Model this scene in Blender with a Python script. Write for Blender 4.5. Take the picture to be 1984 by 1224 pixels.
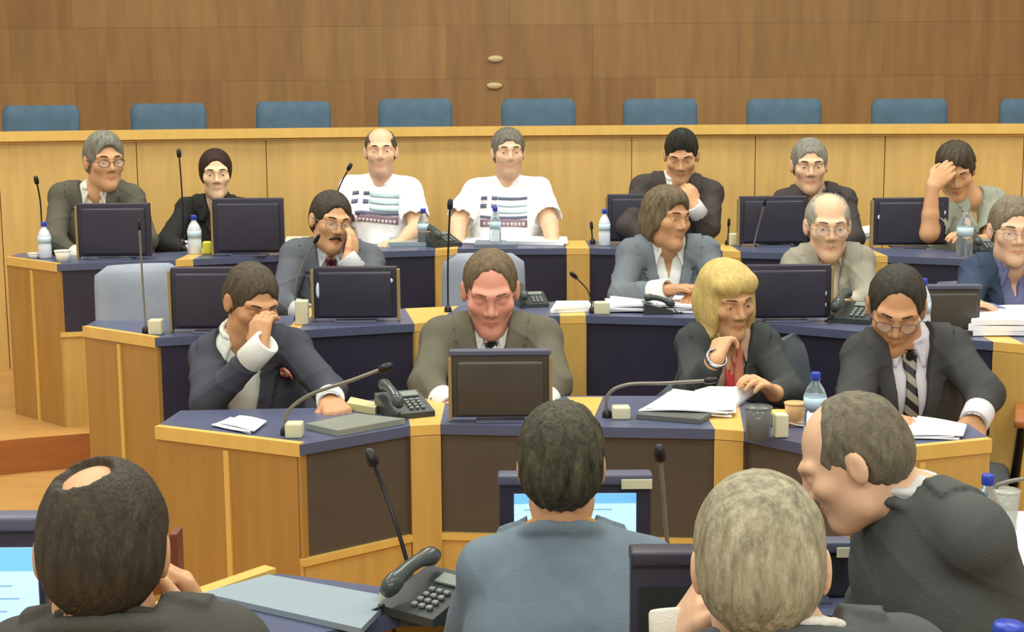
import bpy, bmesh, math, random
import numpy as np
from mathutils import Vector, Matrix
from mathutils.bvhtree import BVHTree
random.seed(7)
for _o in list(bpy.data.objects): bpy.data.objects.remove(_o)
SC = bpy.context.scene
COL = SC.collection

# ------------------------------------------------------------------ camera
F = 2800.0; W = 1984.0; H = 1224.0; CZ = 1.69
PITCH = math.radians(8.37); ROLL = math.radians(-0.45)
_R = Matrix.Rotation(math.pi/2-PITCH, 3, 'X') @ Matrix.Rotation(ROLL, 3, 'Z')
cam_d = bpy.data.cameras.new('camera'); cam = bpy.data.objects.new('camera', cam_d); COL.objects.link(cam)
cam_d.sensor_fit = 'HORIZONTAL'; cam_d.sensor_width = 36.0; cam_d.lens = 36.0*F/W
cam_d.clip_start = 0.05; cam_d.clip_end = 100
cam.matrix_world = Matrix.Translation((0, 0, CZ)) @ _R.to_4x4()
SC.camera = cam

# ------------------------------------------------------------------ light and exposure
wd = bpy.data.worlds.new('hall_ambient'); SC.world = wd; wd.use_nodes = True
wd.node_tree.nodes['Background'].inputs[0].default_value = (1.0, 0.97, 0.90, 1)
wd.node_tree.nodes['Background'].inputs[1].default_value = 0.62
def area(name, loc, rot, sx, sy, power, col=(1, .975, .90)):
    l = bpy.data.lights.new(name, 'AREA'); l.shape = 'RECTANGLE'; l.size = sx; l.size_y = sy
    l.energy = power; l.color = col
    o = bpy.data.objects.new(name, l); COL.objects.link(o); o.location = loc; o.rotation_euler = rot
    return o
for _x in (-2.6, 0, 2.6):
    area('ceiling_light', (_x, 6.6, 4.6), (math.radians(-8), 0, 0), 1.2, .5, 54)
    area('ceiling_light', (_x, 4.2, 4.4), (math.radians(-5), 0, 0), 1.2, .5, 44)
    area('ceiling_light', (_x, 1.6, 4.4), (math.radians(12), 0, 0), 1.2, .5, 26)
area('gallery_light', (-1.2, -1.2, 3.7), (math.radians(58), 0, 0), 1.6, .5, 46)  # two added fill lamps behind the camera, to brighten shirts and faces
area('gallery_light', (1.2, -1.2, 3.7), (math.radians(58), 0, 0), 1.6, .5, 46)
SC.view_settings.view_transform = 'Standard'
SC.view_settings.look = 'None'
SC.view_settings.exposure = 0.12
SC.view_settings.gamma = 1.0
SC.view_settings.use_curve_mapping = False

# ------------------------------------------------------------------ pixel -> place
def ray(px, py):
    d = _R @ Vector(((px-W/2)/F, (H/2-py)/F, -1.0))
    return d
def atY(px, py, Y):
    d = ray(px, py); t = Y/d.y
    return Vector((d.x*t, Y, CZ+d.z*t))
def atZ(px, py, z):
    d = ray(px, py); t = (z-CZ)/d.z
    return Vector((d.x*t, d.y*t, z))
def on_plane(px, py, p, q):          # vertical plane through p and q
    d = ray(px, py); n = Vector((q[1]-p[1], -(q[0]-p[0]), 0))
    t = n.dot(Vector((p[0], p[1], 0)))/n.dot(d)
    return Vector((d.x*t, d.y*t, CZ+d.z*t))

# ------------------------------------------------------------------ materials
def lin(c):
    return tuple(((v/255.0)/12.92 if v/255.0 <= .04045 else ((v/255.0+.055)/1.055)**2.4) for v in c)
MATS = {}
def mat(name, rgb, rough=.6, metal=0, var=.0, scale=8, stretch=(1, 1, 1), bump=0, bscale=60, spec=.4, rgb2=None,
        emit=None, alpha=1, trans=0, coat=0):
    if name in MATS: return MATS[name]
    m = bpy.data.materials.new(name); m.use_nodes = True; MATS[name] = m
    nt = m.node_tree; b = nt.nodes['Principled BSDF']
    c = lin(rgb)
    b.inputs['Base Color'].default_value = (*c, 1); b.inputs['Roughness'].default_value = rough
    b.inputs['Metallic'].default_value = metal; b.inputs['Specular IOR Level'].default_value = spec
    b.inputs['Coat Weight'].default_value = coat
    tc = nt.nodes.new('ShaderNodeTexCoord'); mp = nt.nodes.new('ShaderNodeMapping')
    mp.inputs['Scale'].default_value = stretch
    nt.links.new(tc.outputs['Object'], mp.inputs['Vector'])
    if var > 0 or rgb2:
        n = nt.nodes.new('ShaderNodeTexNoise'); n.inputs['Scale'].default_value = scale; n.inputs['Detail'].default_value = 6
        n.inputs['Roughness'].default_value = .6
        nt.links.new(mp.outputs[0], n.inputs['Vector'])
        r = nt.nodes.new('ShaderNodeValToRGB')
        c2 = lin(rgb2) if rgb2 else tuple(v*(1-var) for v in c)
        c1 = c if rgb2 else tuple(min(1, v*(1+var)) for v in c)
        r.color_ramp.elements[0].position = .3; r.color_ramp.elements[1].position = .7
        r.color_ramp.elements[0].color = (*c2, 1); r.color_ramp.elements[1].color = (*c1, 1)
        nt.links.new(n.outputs['Fac'], r.inputs[0]); nt.links.new(r.outputs[0], b.inputs['Base Color'])
    if bump > 0:
        n2 = nt.nodes.new('ShaderNodeTexNoise'); n2.inputs['Scale'].default_value = bscale; n2.inputs['Detail'].default_value = 4
        nt.links.new(mp.outputs[0], n2.inputs['Vector'])
        bp = nt.nodes.new('ShaderNodeBump'); bp.inputs['Strength'].default_value = bump; bp.inputs['Distance'].default_value = .01
        nt.links.new(n2.outputs['Fac'], bp.inputs['Height']); nt.links.new(bp.outputs[0], b.inputs['Normal'])
    if emit:
        b.inputs['Emission Color'].default_value = (*lin(rgb), 1); b.inputs['Emission Strength'].default_value = emit
    if trans: b.inputs['Transmission Weight'].default_value = trans; b.inputs['IOR'].default_value = 1.3
    if alpha < 1: b.inputs['Alpha'].default_value = alpha
    return m
M_WOOD = mat('maple_veneer', (196, 158, 84), .42, var=.10, scale=5, stretch=(5, 5, .45), spec=.35)
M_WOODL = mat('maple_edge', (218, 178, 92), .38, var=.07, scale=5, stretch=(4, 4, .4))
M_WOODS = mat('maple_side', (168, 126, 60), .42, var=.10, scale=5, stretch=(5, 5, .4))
M_BENCH = mat('bench_veneer', (206, 170, 98), .45, var=.11, scale=4, stretch=(5, 5, .5))
M_RISER = mat('riser_wood', (158, 96, 46), .5, var=.12, scale=4, stretch=(1, 1, 8))
M_FLOOR = mat('floor_wood', (186, 140, 76), .45, var=.10, scale=4, stretch=(1, 6, 1))
M_NAVY = mat('navy_laminate', (40, 42, 62), .32, var=.08, scale=6, spec=.5)
M_PANEL = mat('dark_smoked_panel', (48, 46, 62), .3, var=.12, scale=3, spec=.5)
M_PANEL_REFL = mat('smoked_panel_grey', (80, 74, 66), .22, var=.12, scale=3, spec=.5)  # gallery reflection painted into the nearest row's panels as a lighter brown-grey
M_TOP = mat('blue_grey_laminate', (82, 89, 114), .33, var=.06, scale=6)
M_BLACK = mat('black_plastic', (24, 24, 26), .4)
M_CASE = mat('monitor_casing', (50, 48, 60), .38, var=.12, scale=9)
M_CASEB = mat('monitor_casing_warm', (70, 64, 54), .4, var=.12, scale=9)
M_SLATE = mat('slate_plastic', (84, 88, 108), .4)
M_CHROME = mat('brushed_metal', (190, 195, 200), .25, metal=.9)
M_BADGE = mat('silver_badge', (206, 220, 236), .35)
M_GREYMET = mat('grey_gooseneck', (128, 124, 112), .4, metal=.3)
M_BEIGE = mat('beige_plastic', (206, 204, 170), .5)
M_WHITE = mat('white_paper', (245, 246, 248), .6, var=.02, scale=10)
M_BLUECAP = mat('blue_cap', (40, 64, 170), .35)
M_BLUEFAB = mat('blue_grey_upholstery', (82, 108, 124), .8, var=.10, scale=14, bump=.2)
M_LEATH = mat('grey_leather', (142, 150, 160), .45, var=.06, scale=7, bump=.1, bscale=120)
M_LEATHD = mat('dark_grey_leather', (84, 92, 98), .5, var=.08, scale=7, bump=.1, bscale=120)
M_PET = mat('clear_plastic', (215, 228, 232), .08, trans=.85, spec=.6)
M_WATER = mat('water_label', (190, 214, 224), .25)
M_GLASS = mat('spectacle_lens', (235, 235, 235), .05, alpha=.08)
M_EYEW = mat('eye_white', (196, 176, 160), .3)
M_EYED = mat('eye_iris', (42, 30, 24), .2)

# ------------------------------------------------------------------ mesh helpers
LOCAL = set()                        # things whose parts are modelled in the thing's own frame
def link(name, me, mats, parent=None, smooth=False):
    o = bpy.data.objects.new(name, me); COL.objects.link(o)
    for m in (mats if isinstance(mats, (list, tuple)) else [mats]): me.materials.append(m)
    if smooth:
        me.polygons.foreach_set('use_smooth', [True]*len(me.polygons))
    if parent:
        o.parent = parent
        if parent.name not in LOCAL: o.matrix_parent_inverse = parent.matrix_basis.inverted()
    return o
class MB:
    def __init__(s): s.bm = bmesh.new()
    def box(s, c, size, M=None, bevel=0, mi=0):
        g = bmesh.ops.create_cube(s.bm, size=1)['verts']
        for v in g: v.co = Vector((v.co.x*size[0], v.co.y*size[1], v.co.z*size[2]))
        if bevel:
            es = list({e for v in g for e in v.link_edges})
            g2 = bmesh.ops.bevel(s.bm, geom=es, offset=bevel, segments=3, affect='EDGES', profile=.6)
            g = list({v for f in g2['faces'] for v in f.verts} | {v for v in g if v.is_valid})
        for v in g:
            v.co = (M @ v.co if M else v.co) + Vector(c)
        if mi:
            for f in {f for v in g for f in v.link_faces}: f.material_index = mi
        return s
    def prism(s, pts, ext, mi=0):      # polygon points (3D) extruded by vector ext
        a = [s.bm.verts.new(Vector(p)) for p in pts]; b = [s.bm.verts.new(Vector(p)+Vector(ext)) for p in pts]
        n = len(a); fs = [s.bm.faces.new(a), s.bm.faces.new(b[::-1])]
        for i in range(n): fs.append(s.bm.faces.new((a[i], b[i], b[(i+1) % n], a[(i+1) % n])))
        for f in fs: f.material_index = mi
        return s
    def tube(s, pts, r, n=10, mi=0, rr=None):
        pts = [Vector(p) for p in pts]; rings = []
        for i, p in enumerate(pts):
            d = (pts[min(i+1, len(pts)-1)]-pts[max(i-1, 0)]).normalized()
            u = d.cross(Vector((0, 0, 1))); u = u.normalized() if u.length > 1e-3 else Vector((1, 0, 0))
            v = d.cross(u); q = rr[i] if rr else r
            rings.append([s.bm.verts.new(p+(u*math.cos(t)+v*math.sin(t))*q) for t in [2*math.pi*k/n for k in range(n)]])
        fs = [s.bm.faces.new(rings[0][::-1]), s.bm.faces.new(rings[-1])]
        for a, b in zip(rings, rings[1:]):
            for k in range(n): fs.append(s.bm.faces.new((a[k], a[(k+1) % n], b[(k+1) % n], b[k])))
        for f in fs: f.material_index = mi
        return s
    def lathe(s, prof, c, n=24, mi=0, M=None, closed=False):
        rings = []
        for r, z in prof:
            ring = []
            for k in range(n):
                p = Vector((r*math.cos(2*math.pi*k/n), r*math.sin(2*math.pi*k/n), z))
                ring.append(s.bm.verts.new((M @ p if M else p)+Vector(c)))
            rings.append(ring)
        fs = [] if closed else [s.bm.faces.new(rings[0][::-1]), s.bm.faces.new(rings[-1])]
        for a, b in zip(rings, rings[1:]+(rings[:1] if closed else [])):
            for k in range(n): fs.append(s.bm.faces.new((a[k], a[(k+1) % n], b[(k+1) % n], b[k])))
        for f in fs: f.material_index = mi
        return s
    def obj(s, name, mats, parent=None, smooth=False):
        bmesh.ops.recalc_face_normals(s.bm, faces=s.bm.faces[:])
        me = bpy.data.meshes.new(name); s.bm.to_mesh(me); s.bm.free()
        return link(name, me, mats, parent, smooth)
def empty(name, loc, label, cat, group=None, rz=0, local=True):
    o = bpy.data.objects.new(name, None); COL.objects.link(o); o.location = loc; o.rotation_euler = (0, 0, rz)
    o.empty_display_size = .05
    if rz is not None and local: LOCAL.add(o.name)
    tag(o, label, cat, group); return o
def tag(o, label, cat, group=None):
    o['label'] = label; o['category'] = cat
    if group: o['group'] = group
    return o
def struct(o): o['kind'] = 'structure'; return o
def rot(rx=0, ry=0, rz=0):
    return (Matrix.Rotation(rz, 3, 'Z') @ Matrix.Rotation(ry, 3, 'Y') @ Matrix.Rotation(rx, 3, 'X'))

# ------------------------------------------------------------------ signed distance field mesher
class Cone:
    def __init__(s, a, ra, b, rb):
        s.a = np.array(a, float); s.b = np.array(b, float); s.ra = ra; s.rb = rb
        m = max(ra, rb); s.lo = np.minimum(s.a, s.b)-m; s.hi = np.maximum(s.a, s.b)+m
    def d(s, P):
        ab = s.b-s.a; L = float(ab @ ab)+1e-12
        q = [P[i]-s.a[i] for i in range(3)]
        t = np.clip((q[0]*ab[0]+q[1]*ab[1]+q[2]*ab[2])/L, 0, 1)
        return np.sqrt((q[0]-t*ab[0])**2+(q[1]-t*ab[1])**2+(q[2]-t*ab[2])**2)-(s.ra+(s.rb-s.ra)*t)
class Ell:
    def __init__(s, c, r, R=None):
        s.c = np.array(c, float); s.r = np.array(r, float); s.R = np.array(R, float) if R is not None else np.eye(3)
        e = np.sqrt(((s.R*s.r[None, :])**2).sum(1)); s.lo = s.c-e; s.hi = s.c+e
    def d(s, P):
        q = [P[i]-s.c[i] for i in range(3)]
        l = [q[0]*s.R[0, i]+q[1]*s.R[1, i]+q[2]*s.R[2, i] for i in range(3)]
        k0 = np.sqrt(sum((l[i]/s.r[i])**2 for i in range(3)))+1e-9
        k1 = np.sqrt(sum((l[i]/s.r[i]**2)**2 for i in range(3)))+1e-9
        return k0*(k0-1)/k1
def field_mesh(ops, h):
    """ops: ('+',prim,k) ('-',prim,k) ('f',function). Dual contouring by averaged edge crossings."""
    adds = [o[1] for o in ops if o[0] == '+']
    lo = np.min([a.lo for a in adds], 0)-4*h; hi = np.max([a.hi for a in adds], 0)+4*h
    n = np.ceil((hi-lo)/h).astype(int)+1
    ax = [lo[i]+h*np.arange(n[i]) for i in range(3)]
    G = np.full(n, .5, np.float32)
    for o in ops:
        if o[0] == 'f':
            P = (ax[0][:, None, None], ax[1][None, :, None], ax[2][None, None, :])
            G = o[1](P, G).astype(np.float32); continue
        p, k = o[1], max(o[2], 1e-5)
        m = k+4*h
        i0 = np.clip(np.floor((p.lo-m-lo)/h).astype(int), 0, n-1); i1 = np.clip(np.ceil((p.hi+m-lo)/h).astype(int)+1, 1, n)
        if (i1 <= i0).any(): continue
        sl = tuple(slice(i0[i], i1[i]) for i in range(3))
        P = (ax[0][sl[0]][:, None, None], ax[1][sl[1]][None, :, None], ax[2][sl[2]][None, None, :])
        d = p.d(P); g = G[sl]
        if o[0] == '+':
            q = np.maximum(k-np.abs(d-g), 0)/k; G[sl] = np.minimum(d, g)-q*q*k*.25
        else:
            q = np.maximum(k-np.abs(-d-g), 0)/k; G[sl] = np.maximum(-d, g)+q*q*k*.25
    G[0] = G[-1] = .5; G[:, 0] = G[:, -1] = .5; G[:, :, 0] = G[:, :, -1] = .5
    S = G < 0
    c = np.zeros(tuple(n-1), np.int8)
    for dx in (0, 1):
        for dy in (0, 1):
            for dz in (0, 1): c += S[dx:n[0]-1+dx, dy:n[1]-1+dy, dz:n[2]-1+dz]
    act = np.argwhere((c > 0) & (c < 8)); idx = -np.ones(tuple(n-1), np.int32)
    idx[act[:, 0], act[:, 1], act[:, 2]] = np.arange(len(act))
    acc = np.zeros((len(act), 3)); cnt = np.zeros(len(act))
    E = [((a), (b)) for a in [(0,0,0),(1,0,0),(0,1,0),(0,0,1),(1,1,0),(1,0,1),(0,1,1)] for b in
         [tuple(a[j]+(1 if j == i else 0) for j in range(3)) for i in range(3)] if max(b) <= 1]
    for a, b in E:
        ga = G[act[:, 0]+a[0], act[:, 1]+a[1], act[:, 2]+a[2]]; gb = G[act[:, 0]+b[0], act[:, 1]+b[1], act[:, 2]+b[2]]
        mk = (ga < 0) != (gb < 0); t = np.where(mk, ga/np.where(mk, ga-gb, 1), 0)
        acc += mk[:, None]*(np.array(a)[None]+t[:, None]*(np.array(b)-np.array(a))[None]); cnt += mk
    V = (act+acc/cnt[:, None])*h+lo
    quads = []
    for i in range(3):
        j, k = (i+1) % 3, (i+2) % 3
        sa = [slice(0, n[q]-1) for q in range(3)]; sb = [slice(0, n[q]-1) for q in range(3)]; sb[i] = slice(1, n[i])
        A = S[tuple(sa)]; B = S[tuple(sb)]; ed = np.argwhere(A != B)
        ed = ed[(ed[:, j] > 0) & (ed[:, k] > 0)]
        s = A[ed[:, 0], ed[:, 1], ed[:, 2]]
        def I(dj, dk):
            e = ed.copy(); e[:, j] -= dj; e[:, k] -= dk; return idx[e[:, 0], e[:, 1], e[:, 2]]
        q = np.stack([I(0, 0), I(1, 0), I(1, 1), I(0, 1)], 1)
        q[~s] = q[~s][:, ::-1]; quads.append(q)
    Q = np.concatenate(quads); Q = Q[(Q >= 0).all(1)]
    return V, Q
def np_mesh(name, V, Q):
    me = bpy.data.meshes.new(name); nv, nq = len(V), len(Q)
    me.vertices.add(nv); me.vertices.foreach_set('co', np.ascontiguousarray(V, np.float32).ravel())
    me.loops.add(nq*4); me.loops.foreach_set('vertex_index', Q.astype(np.int32).ravel())
    me.polygons.add(nq); me.polygons.foreach_set('loop_start', np.arange(0, nq*4, 4, dtype=np.int32))
    me.polygons.foreach_set('loop_total', np.full(nq, 4, np.int32))
    me.polygons.foreach_set('use_smooth', np.ones(nq, bool))
    me.update(calc_edges=True)
    return me
# ------------------------------------------------------------------ room shell
FL1, FL2, FL3, FL4, FL5 = 0.0, .08, .19, .335, .80
T2, T3, T4, T1 = .824, .938, 1.036, .72
def wall_mat():
    m = bpy.data.materials.new('walnut_wall_panels'); m.use_nodes = True; nt = m.node_tree; b = nt.nodes['Principled BSDF']
    tc = nt.nodes.new('ShaderNodeTexCoord'); mp = nt.nodes.new('ShaderNodeMapping')
    mp.inputs['Rotation'].default_value = (math.radians(90), 0, 0)
    nt.links.new(tc.outputs['Object'], mp.inputs['Vector'])
    br = nt.nodes.new('ShaderNodeTexBrick'); br.offset = .43; br.inputs['Scale'].default_value = 1
    br.inputs['Brick Width'].default_value = 1.02; br.inputs['Row Height'].default_value = .372
    br.inputs['Mortar Size'].default_value = .0035; br.inputs['Mortar Smooth'].default_value = .9
    br.inputs['Color1'].default_value = (*lin((160, 122, 66)), 1); br.inputs['Color2'].default_value = (*lin((148, 108, 56)), 1)
    br.inputs['Mortar'].default_value = (*lin((128, 92, 50)), 1); br.inputs['Bias'].default_value = .0
    nt.links.new(mp.outputs[0], br.inputs['Vector'])
    m2 = nt.nodes.new('ShaderNodeMapping'); m2.inputs['Scale'].default_value = (5, 5, .6)
    nt.links.new(tc.outputs['Object'], m2.inputs['Vector'])
    n = nt.nodes.new('ShaderNodeTexNoise'); n.inputs['Scale'].default_value = 3; n.inputs['Detail'].default_value = 8
    nt.links.new(m2.outputs[0], n.inputs['Vector'])
    r = nt.nodes.new('ShaderNodeValToRGB'); r.color_ramp.elements[0].position = .3; r.color_ramp.elements[1].position = .7
    r.color_ramp.elements[0].color = (.82, .80, .78, 1); r.color_ramp.elements[1].color = (1.12, 1.1, 1.08, 1)
    nt.links.new(n.outputs['Fac'], r.inputs[0])
    mx = nt.nodes.new('ShaderNodeMix'); mx.data_type = 'RGBA'; mx.blend_type = 'MULTIPLY'; mx.inputs[0].default_value = 1
    nt.links.new(br.outputs['Color'], mx.inputs[6]); nt.links.new(r.outputs[0], mx.inputs[7])
    nt.links.new(mx.outputs[2], b.inputs['Base Color']); b.inputs['Roughness'].default_value = .5
    return m
o = MB().box((0, 10.35, 2.6), (14, .1, 4.6)).obj('wall_back', wall_mat()); struct(o)
o.location.z = .0
# tiers
def tier(name, z0, z1, front, back, m_top, m_riser):
    b = MB(); pts = front+back[::-1]
    lo = [(p[0], p[1], z0) for p in pts]
    b.prism(lo, (0, 0, z1-z0))
    o = b.obj(name, [m_top, m_riser]); struct(o)
    for f in o.data.polygons:
        if abs(f.normal.z) < .5: f.material_index = 1
    return o
xs = [-4.5+.5*i for i in range(19)]
tier('floor', -.2, 0, [(-6, -1.5), (6, -1.5)], [(-6, 10.3), (6, 10.3)], M_FLOOR, M_RISER)
tier('floor_tier_1', 0, FL2, [(x, 3.45-.02*x*x) for x in xs], [(-4.5, 10.3), (4.5, 10.3)], M_FLOOR, M_RISER)
tier('floor_tier_2', FL2, FL3, [(x, 4.88-.17*x*x if abs(x) < 2.4 else 3.9) for x in xs], [(-4.5, 10.3), (4.5, 10.3)], M_FLOOR, M_RISER)
tier('floor_tier_3', FL3, FL4, [(x, 6.25-.10*x*x) for x in xs], [(-4.5, 10.3), (4.5, 10.3)], M_FLOOR, M_RISER)
tier('floor_tier_4', FL4, FL5, [(x, 8.02-.07*x*x) for x in xs], [(-4.5, 10.3), (4.5, 10.3)], M_FLOOR, M_RISER)
# curved bench wall between the tiers
def bench_y(x): return 7.93-.07*x*x
b = MB(); N = 14; x0 = -4.6; dx = 9.2/N
for i in range(N):
    xa, xb = x0+i*dx+.0025, x0+(i+1)*dx-.0025
    b.prism([(xa, bench_y(xa), FL4), (xb, bench_y(xb), FL4), (xb, bench_y(xb), 1.505), (xa, bench_y(xa), 1.505)], (0, .03, 0))
b.prism([(-4.6+.2*i, bench_y(-4.6+.2*i)+.02, FL4) for i in range(47)]+[(4.6-.2*i, bench_y(4.6-.2*i)+.06, FL4) for i in range(47)], (0, 0, 1.505-FL4))
struct(b.obj('wall_bench', M_BENCH))
b = MB()
b.prism([(-4.6+.2*i, bench_y(-4.6+.2*i)-.045, 1.517) for i in range(47)]+[(4.6-.2*i, bench_y(4.6-.2*i)+.32, 1.517) for i in range(47)], (0, 0, .046))
b.prism([(-4.6+.2*i, bench_y(-4.6+.2*i)-.012, 1.503) for i in range(47)]+[(4.6-.2*i, bench_y(4.6-.2*i)+.06, 1.503) for i in range(47)], (0, 0, .015))
struct(b.obj('trim_1', M_WOODL))
# two light reflections on the back wall, modelled as small pale plates
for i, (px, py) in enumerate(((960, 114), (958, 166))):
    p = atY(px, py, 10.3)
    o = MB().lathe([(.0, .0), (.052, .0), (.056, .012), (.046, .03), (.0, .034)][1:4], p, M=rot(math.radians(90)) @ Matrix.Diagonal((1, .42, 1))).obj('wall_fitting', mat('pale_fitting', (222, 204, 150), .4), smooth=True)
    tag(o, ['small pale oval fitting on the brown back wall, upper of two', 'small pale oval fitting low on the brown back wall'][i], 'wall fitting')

# ------------------------------------------------------------------ desks
def seg_box(b, p, q, z0, z1, t=.03, off=0.0, mi=0):
    """vertical slab from p to q; thickness t behind the front face, shifted back by off"""
    p = Vector((p[0], p[1], 0)); q = Vector((q[0], q[1], 0)); n = Vector((-(q-p).y, (q-p).x, 0)).normalized()
    a = p+n*off; c = q+n*off
    b.prism([(a.x, a.y, z0), (c.x, c.y, z0), (c.x, c.y, z1), (a.x, a.y, z1)], n*t, mi)
def lerp2(p, q, t): return (p[0]+(q[0]-p[0])*t, p[1]+(q[1]-p[1])*t)
def desk(label, zt, zf, pts, kinds, backs, dark_h=.275, panel=None, wood_m=None):
    """pts: front top edge (world xy); kinds per segment: wood / dark / post"""
    cx = sum(p[0] for p in pts)/len(pts)
    r = empty('curved_desk', (cx, pts[len(pts)//2][1], zf), label, 'desk', local=False)
    for i, k in enumerate(kinds):
        p, q = pts[i], pts[i+1]; pb, qb = backs[i], backs[i+1]
        b = MB().prism([(p[0], p[1], zt-.028), (q[0], q[1], zt-.028), (qb[0], qb[1], zt-.028), (pb[0], pb[1], zt-.028)], (0, 0, .028))
        if k == 'post': b.obj('wood_inlay', M_WOODL, r)
        else: b.obj('worktop', M_TOP, r)
    zz = zt-.03
    for i, k in enumerate(kinds):
        p, q = pts[i], pts[i+1]
        if k == 'wood' or k == 'wood0':
            o = MB(); seg_box(o, p, q, zf, zz, .03, .006); 
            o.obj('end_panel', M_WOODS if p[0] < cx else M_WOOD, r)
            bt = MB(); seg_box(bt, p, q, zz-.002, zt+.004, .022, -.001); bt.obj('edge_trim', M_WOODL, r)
            n = max(1, round((Vector(q)-Vector(p)).length/.26))
            for j in range(1, n):
                g = MB()
                c = lerp2(p, q, j/n); d = (Vector(q)-Vector(p)).normalized()*.008
                seg_box(g, (c[0]-d.x, c[1]-d.y), (c[0]+d.x, c[1]+d.y), zf, zz-.01, .01, -.001); g.obj('cover_strip', M_WOODL, r)
        elif k == 'post':
            o = MB(); seg_box(o, p, q, zf, zz, .07, -.004); o.obj('post', M_WOOD, r)
        else:
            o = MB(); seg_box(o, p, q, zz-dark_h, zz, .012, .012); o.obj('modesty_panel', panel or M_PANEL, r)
            o = MB(); seg_box(o, p, q, zf, zz-dark_h-.018, .03, .004); o.obj('lower_panel', M_WOOD, r)
            o = MB(); seg_box(o, p, q, zz-dark_h-.02, zz-dark_h-.001, .035, -.004); o.obj('sill', M_WOODL, r)
    return r
def P2(lst, z): return [tuple(atZ(x, y, z)[:2]) for x, y in lst]
# nearest facing row
f2 = P2([(300, 828), (580, 862), (795, 825), (853, 822), (1385, 831), (1441, 835), (1650, 880), (1922, 853)], T2)
b2 = [(f2[0][0]+.02, f2[0][1]+.22), (f2[1][0]-.02, f2[1][1]+.46), (f2[2][0]-.05, f2[2][1]+.42), (f2[3][0]+.00, f2[3][1]+.40),
      (f2[4][0]+.0, f2[4][1]+.44), (f2[5][0]+.05, f2[5][1]+.42), (f2[6][0]+.0, f2[6][1]+.32), (f2[7][0]+.0, f2[7][1]+.20)]
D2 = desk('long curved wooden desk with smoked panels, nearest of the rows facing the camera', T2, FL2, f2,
     ['wood', 'dark', 'post', 'dark', 'post', 'dark', 'wood'], b2, panel=M_PANEL_REFL)
# wood inlay wedge and rear rail on this worktop
b = MB(); w = [atZ(x, y, T2) for x, y in ((1098, 770), (1168, 770), (1150, 812))]
b.prism([(p.x, p.y, T2-.004) for p in w], (0, 0, .006)); b.obj('wedge_inlay', M_WOODL, D2)
# middle row
f3 = P2([(160, 634), (300, 655), (553, 641), (577, 640), (803, 627), (848, 622), (1085, 612), (1135, 611), (1400, 618), (1450, 624), (1640, 640), (1925, 662), (1990, 668), (2150, 650)], T3)
b3 = [(p[0], p[1]+(.38 if 0 < i < len(f3)-1 else .16)) for i, p in enumerate(f3)]
for i in (4, 5): b3[i] = (b3[i][0]+(-.06 if i == 4 else .06), b3[i][1])
D3 = desk('long curved wooden desk with smoked panels, middle of the three occupied rows', T3, FL3, f3,
     ['wood', 'dark', 'post', 'dark', 'post', 'dark', 'post', 'dark', 'post', 'dark', 'dark', 'post', 'wood'], b3)
f4 = P2([(10, 499), (110, 512), (340, 504), (374, 502), (545, 494), (580, 492), (843, 484), (886, 482), (1098, 481), (1142, 481), (1400, 486), (1435, 488), (1680, 494), (1720, 496), (1900, 503), (2010, 492)], T4)
b4 = [(p[0], p[1]+(.38 if 0 < i < len(f4)-1 else .2)) for i, p in enumerate(f4)]
D4 = desk('long curved wooden desk with smoked panels, rearmost in front of the bench wall', T4, FL4, f4,
     ['wood', 'dark', 'post', 'dark', 'post', 'dark', 'post', 'dark', 'post', 'dark', 'post', 'dark', 'post', 'dark', 'wood'], b4, dark_h=.26)
# foreground row, seen from behind
f1 = P2([(330, 1187), (532, 1110), (770, 1140), (1290, 1150), (1700, 1085), (2000, 985)], T1)
r = empty('curved_desk', (0, 2.9, 0), 'foreground desk with navy top and pale wood edge, carrying the black telephone', 'desk', local=False)
n1 = [(-.72, 2.42), (-.47, 2.48), (-.22, 2.68), (.28, 2.70), (.72, 2.62), (1.14, 2.72)]
b = MB()
for i in range(5):
    p, q, s_, t_ = f1[i], f1[i+1], n1[i+1], n1[i]
    b.prism([(*p, T1-.03), (*q, T1-.03), (*s_, T1-.03), (*t_, T1-.03)], (0, 0, .03))
b.obj('worktop', M_TOP, r)
b = MB()
for i in range(1, 5):
    o_ = MB(); seg_box(o_, f1[i+1], f1[i], 0, T1-.03, .03, .0); o_.obj('front_panel', M_WOOD, r)
o_ = MB(); seg_box(o_, f1[1], f1[0], 0, T1-.032, .03, .0); o_.obj('end_panel', M_WOOD, r)
seg_box(b, (f1[1][0], f1[1][1]), (f1[0][0]-.02, f1[0][1]), T1-.03, T1+.012, .035, -.03)
b.obj('edge_trim', M_WOODL, r)
D1 = r
# near desk below the frame carrying the nearest screens
r = empty('near_desk', (0, 1.62, 0), 'navy desk at the very bottom edge, under the nearest screens', 'desk', local=False)
b = MB(); b.box((-.62, 2.05, .705), (1.98, .40, .03)); b.obj('worktop', M_TOP, r)
b = MB(); b.box((-.62, 2.23, .345), (1.9, .03, .68)); b.obj('front_panel', M_WOOD, r)
r = empty('side_desk', (.95, 1.72, 0), 'small navy desk at the bottom right corner, under the blue-capped bottle', 'desk', local=False)
b = MB(); b.box((.98, 1.68, .705), (.56, .3, .03)); b.obj('worktop', M_TOP, r)
b = MB(); b.box((.98, 1.80, .345), (.5, .03, .68)); b.obj('front_panel', M_WOOD, r)
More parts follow.
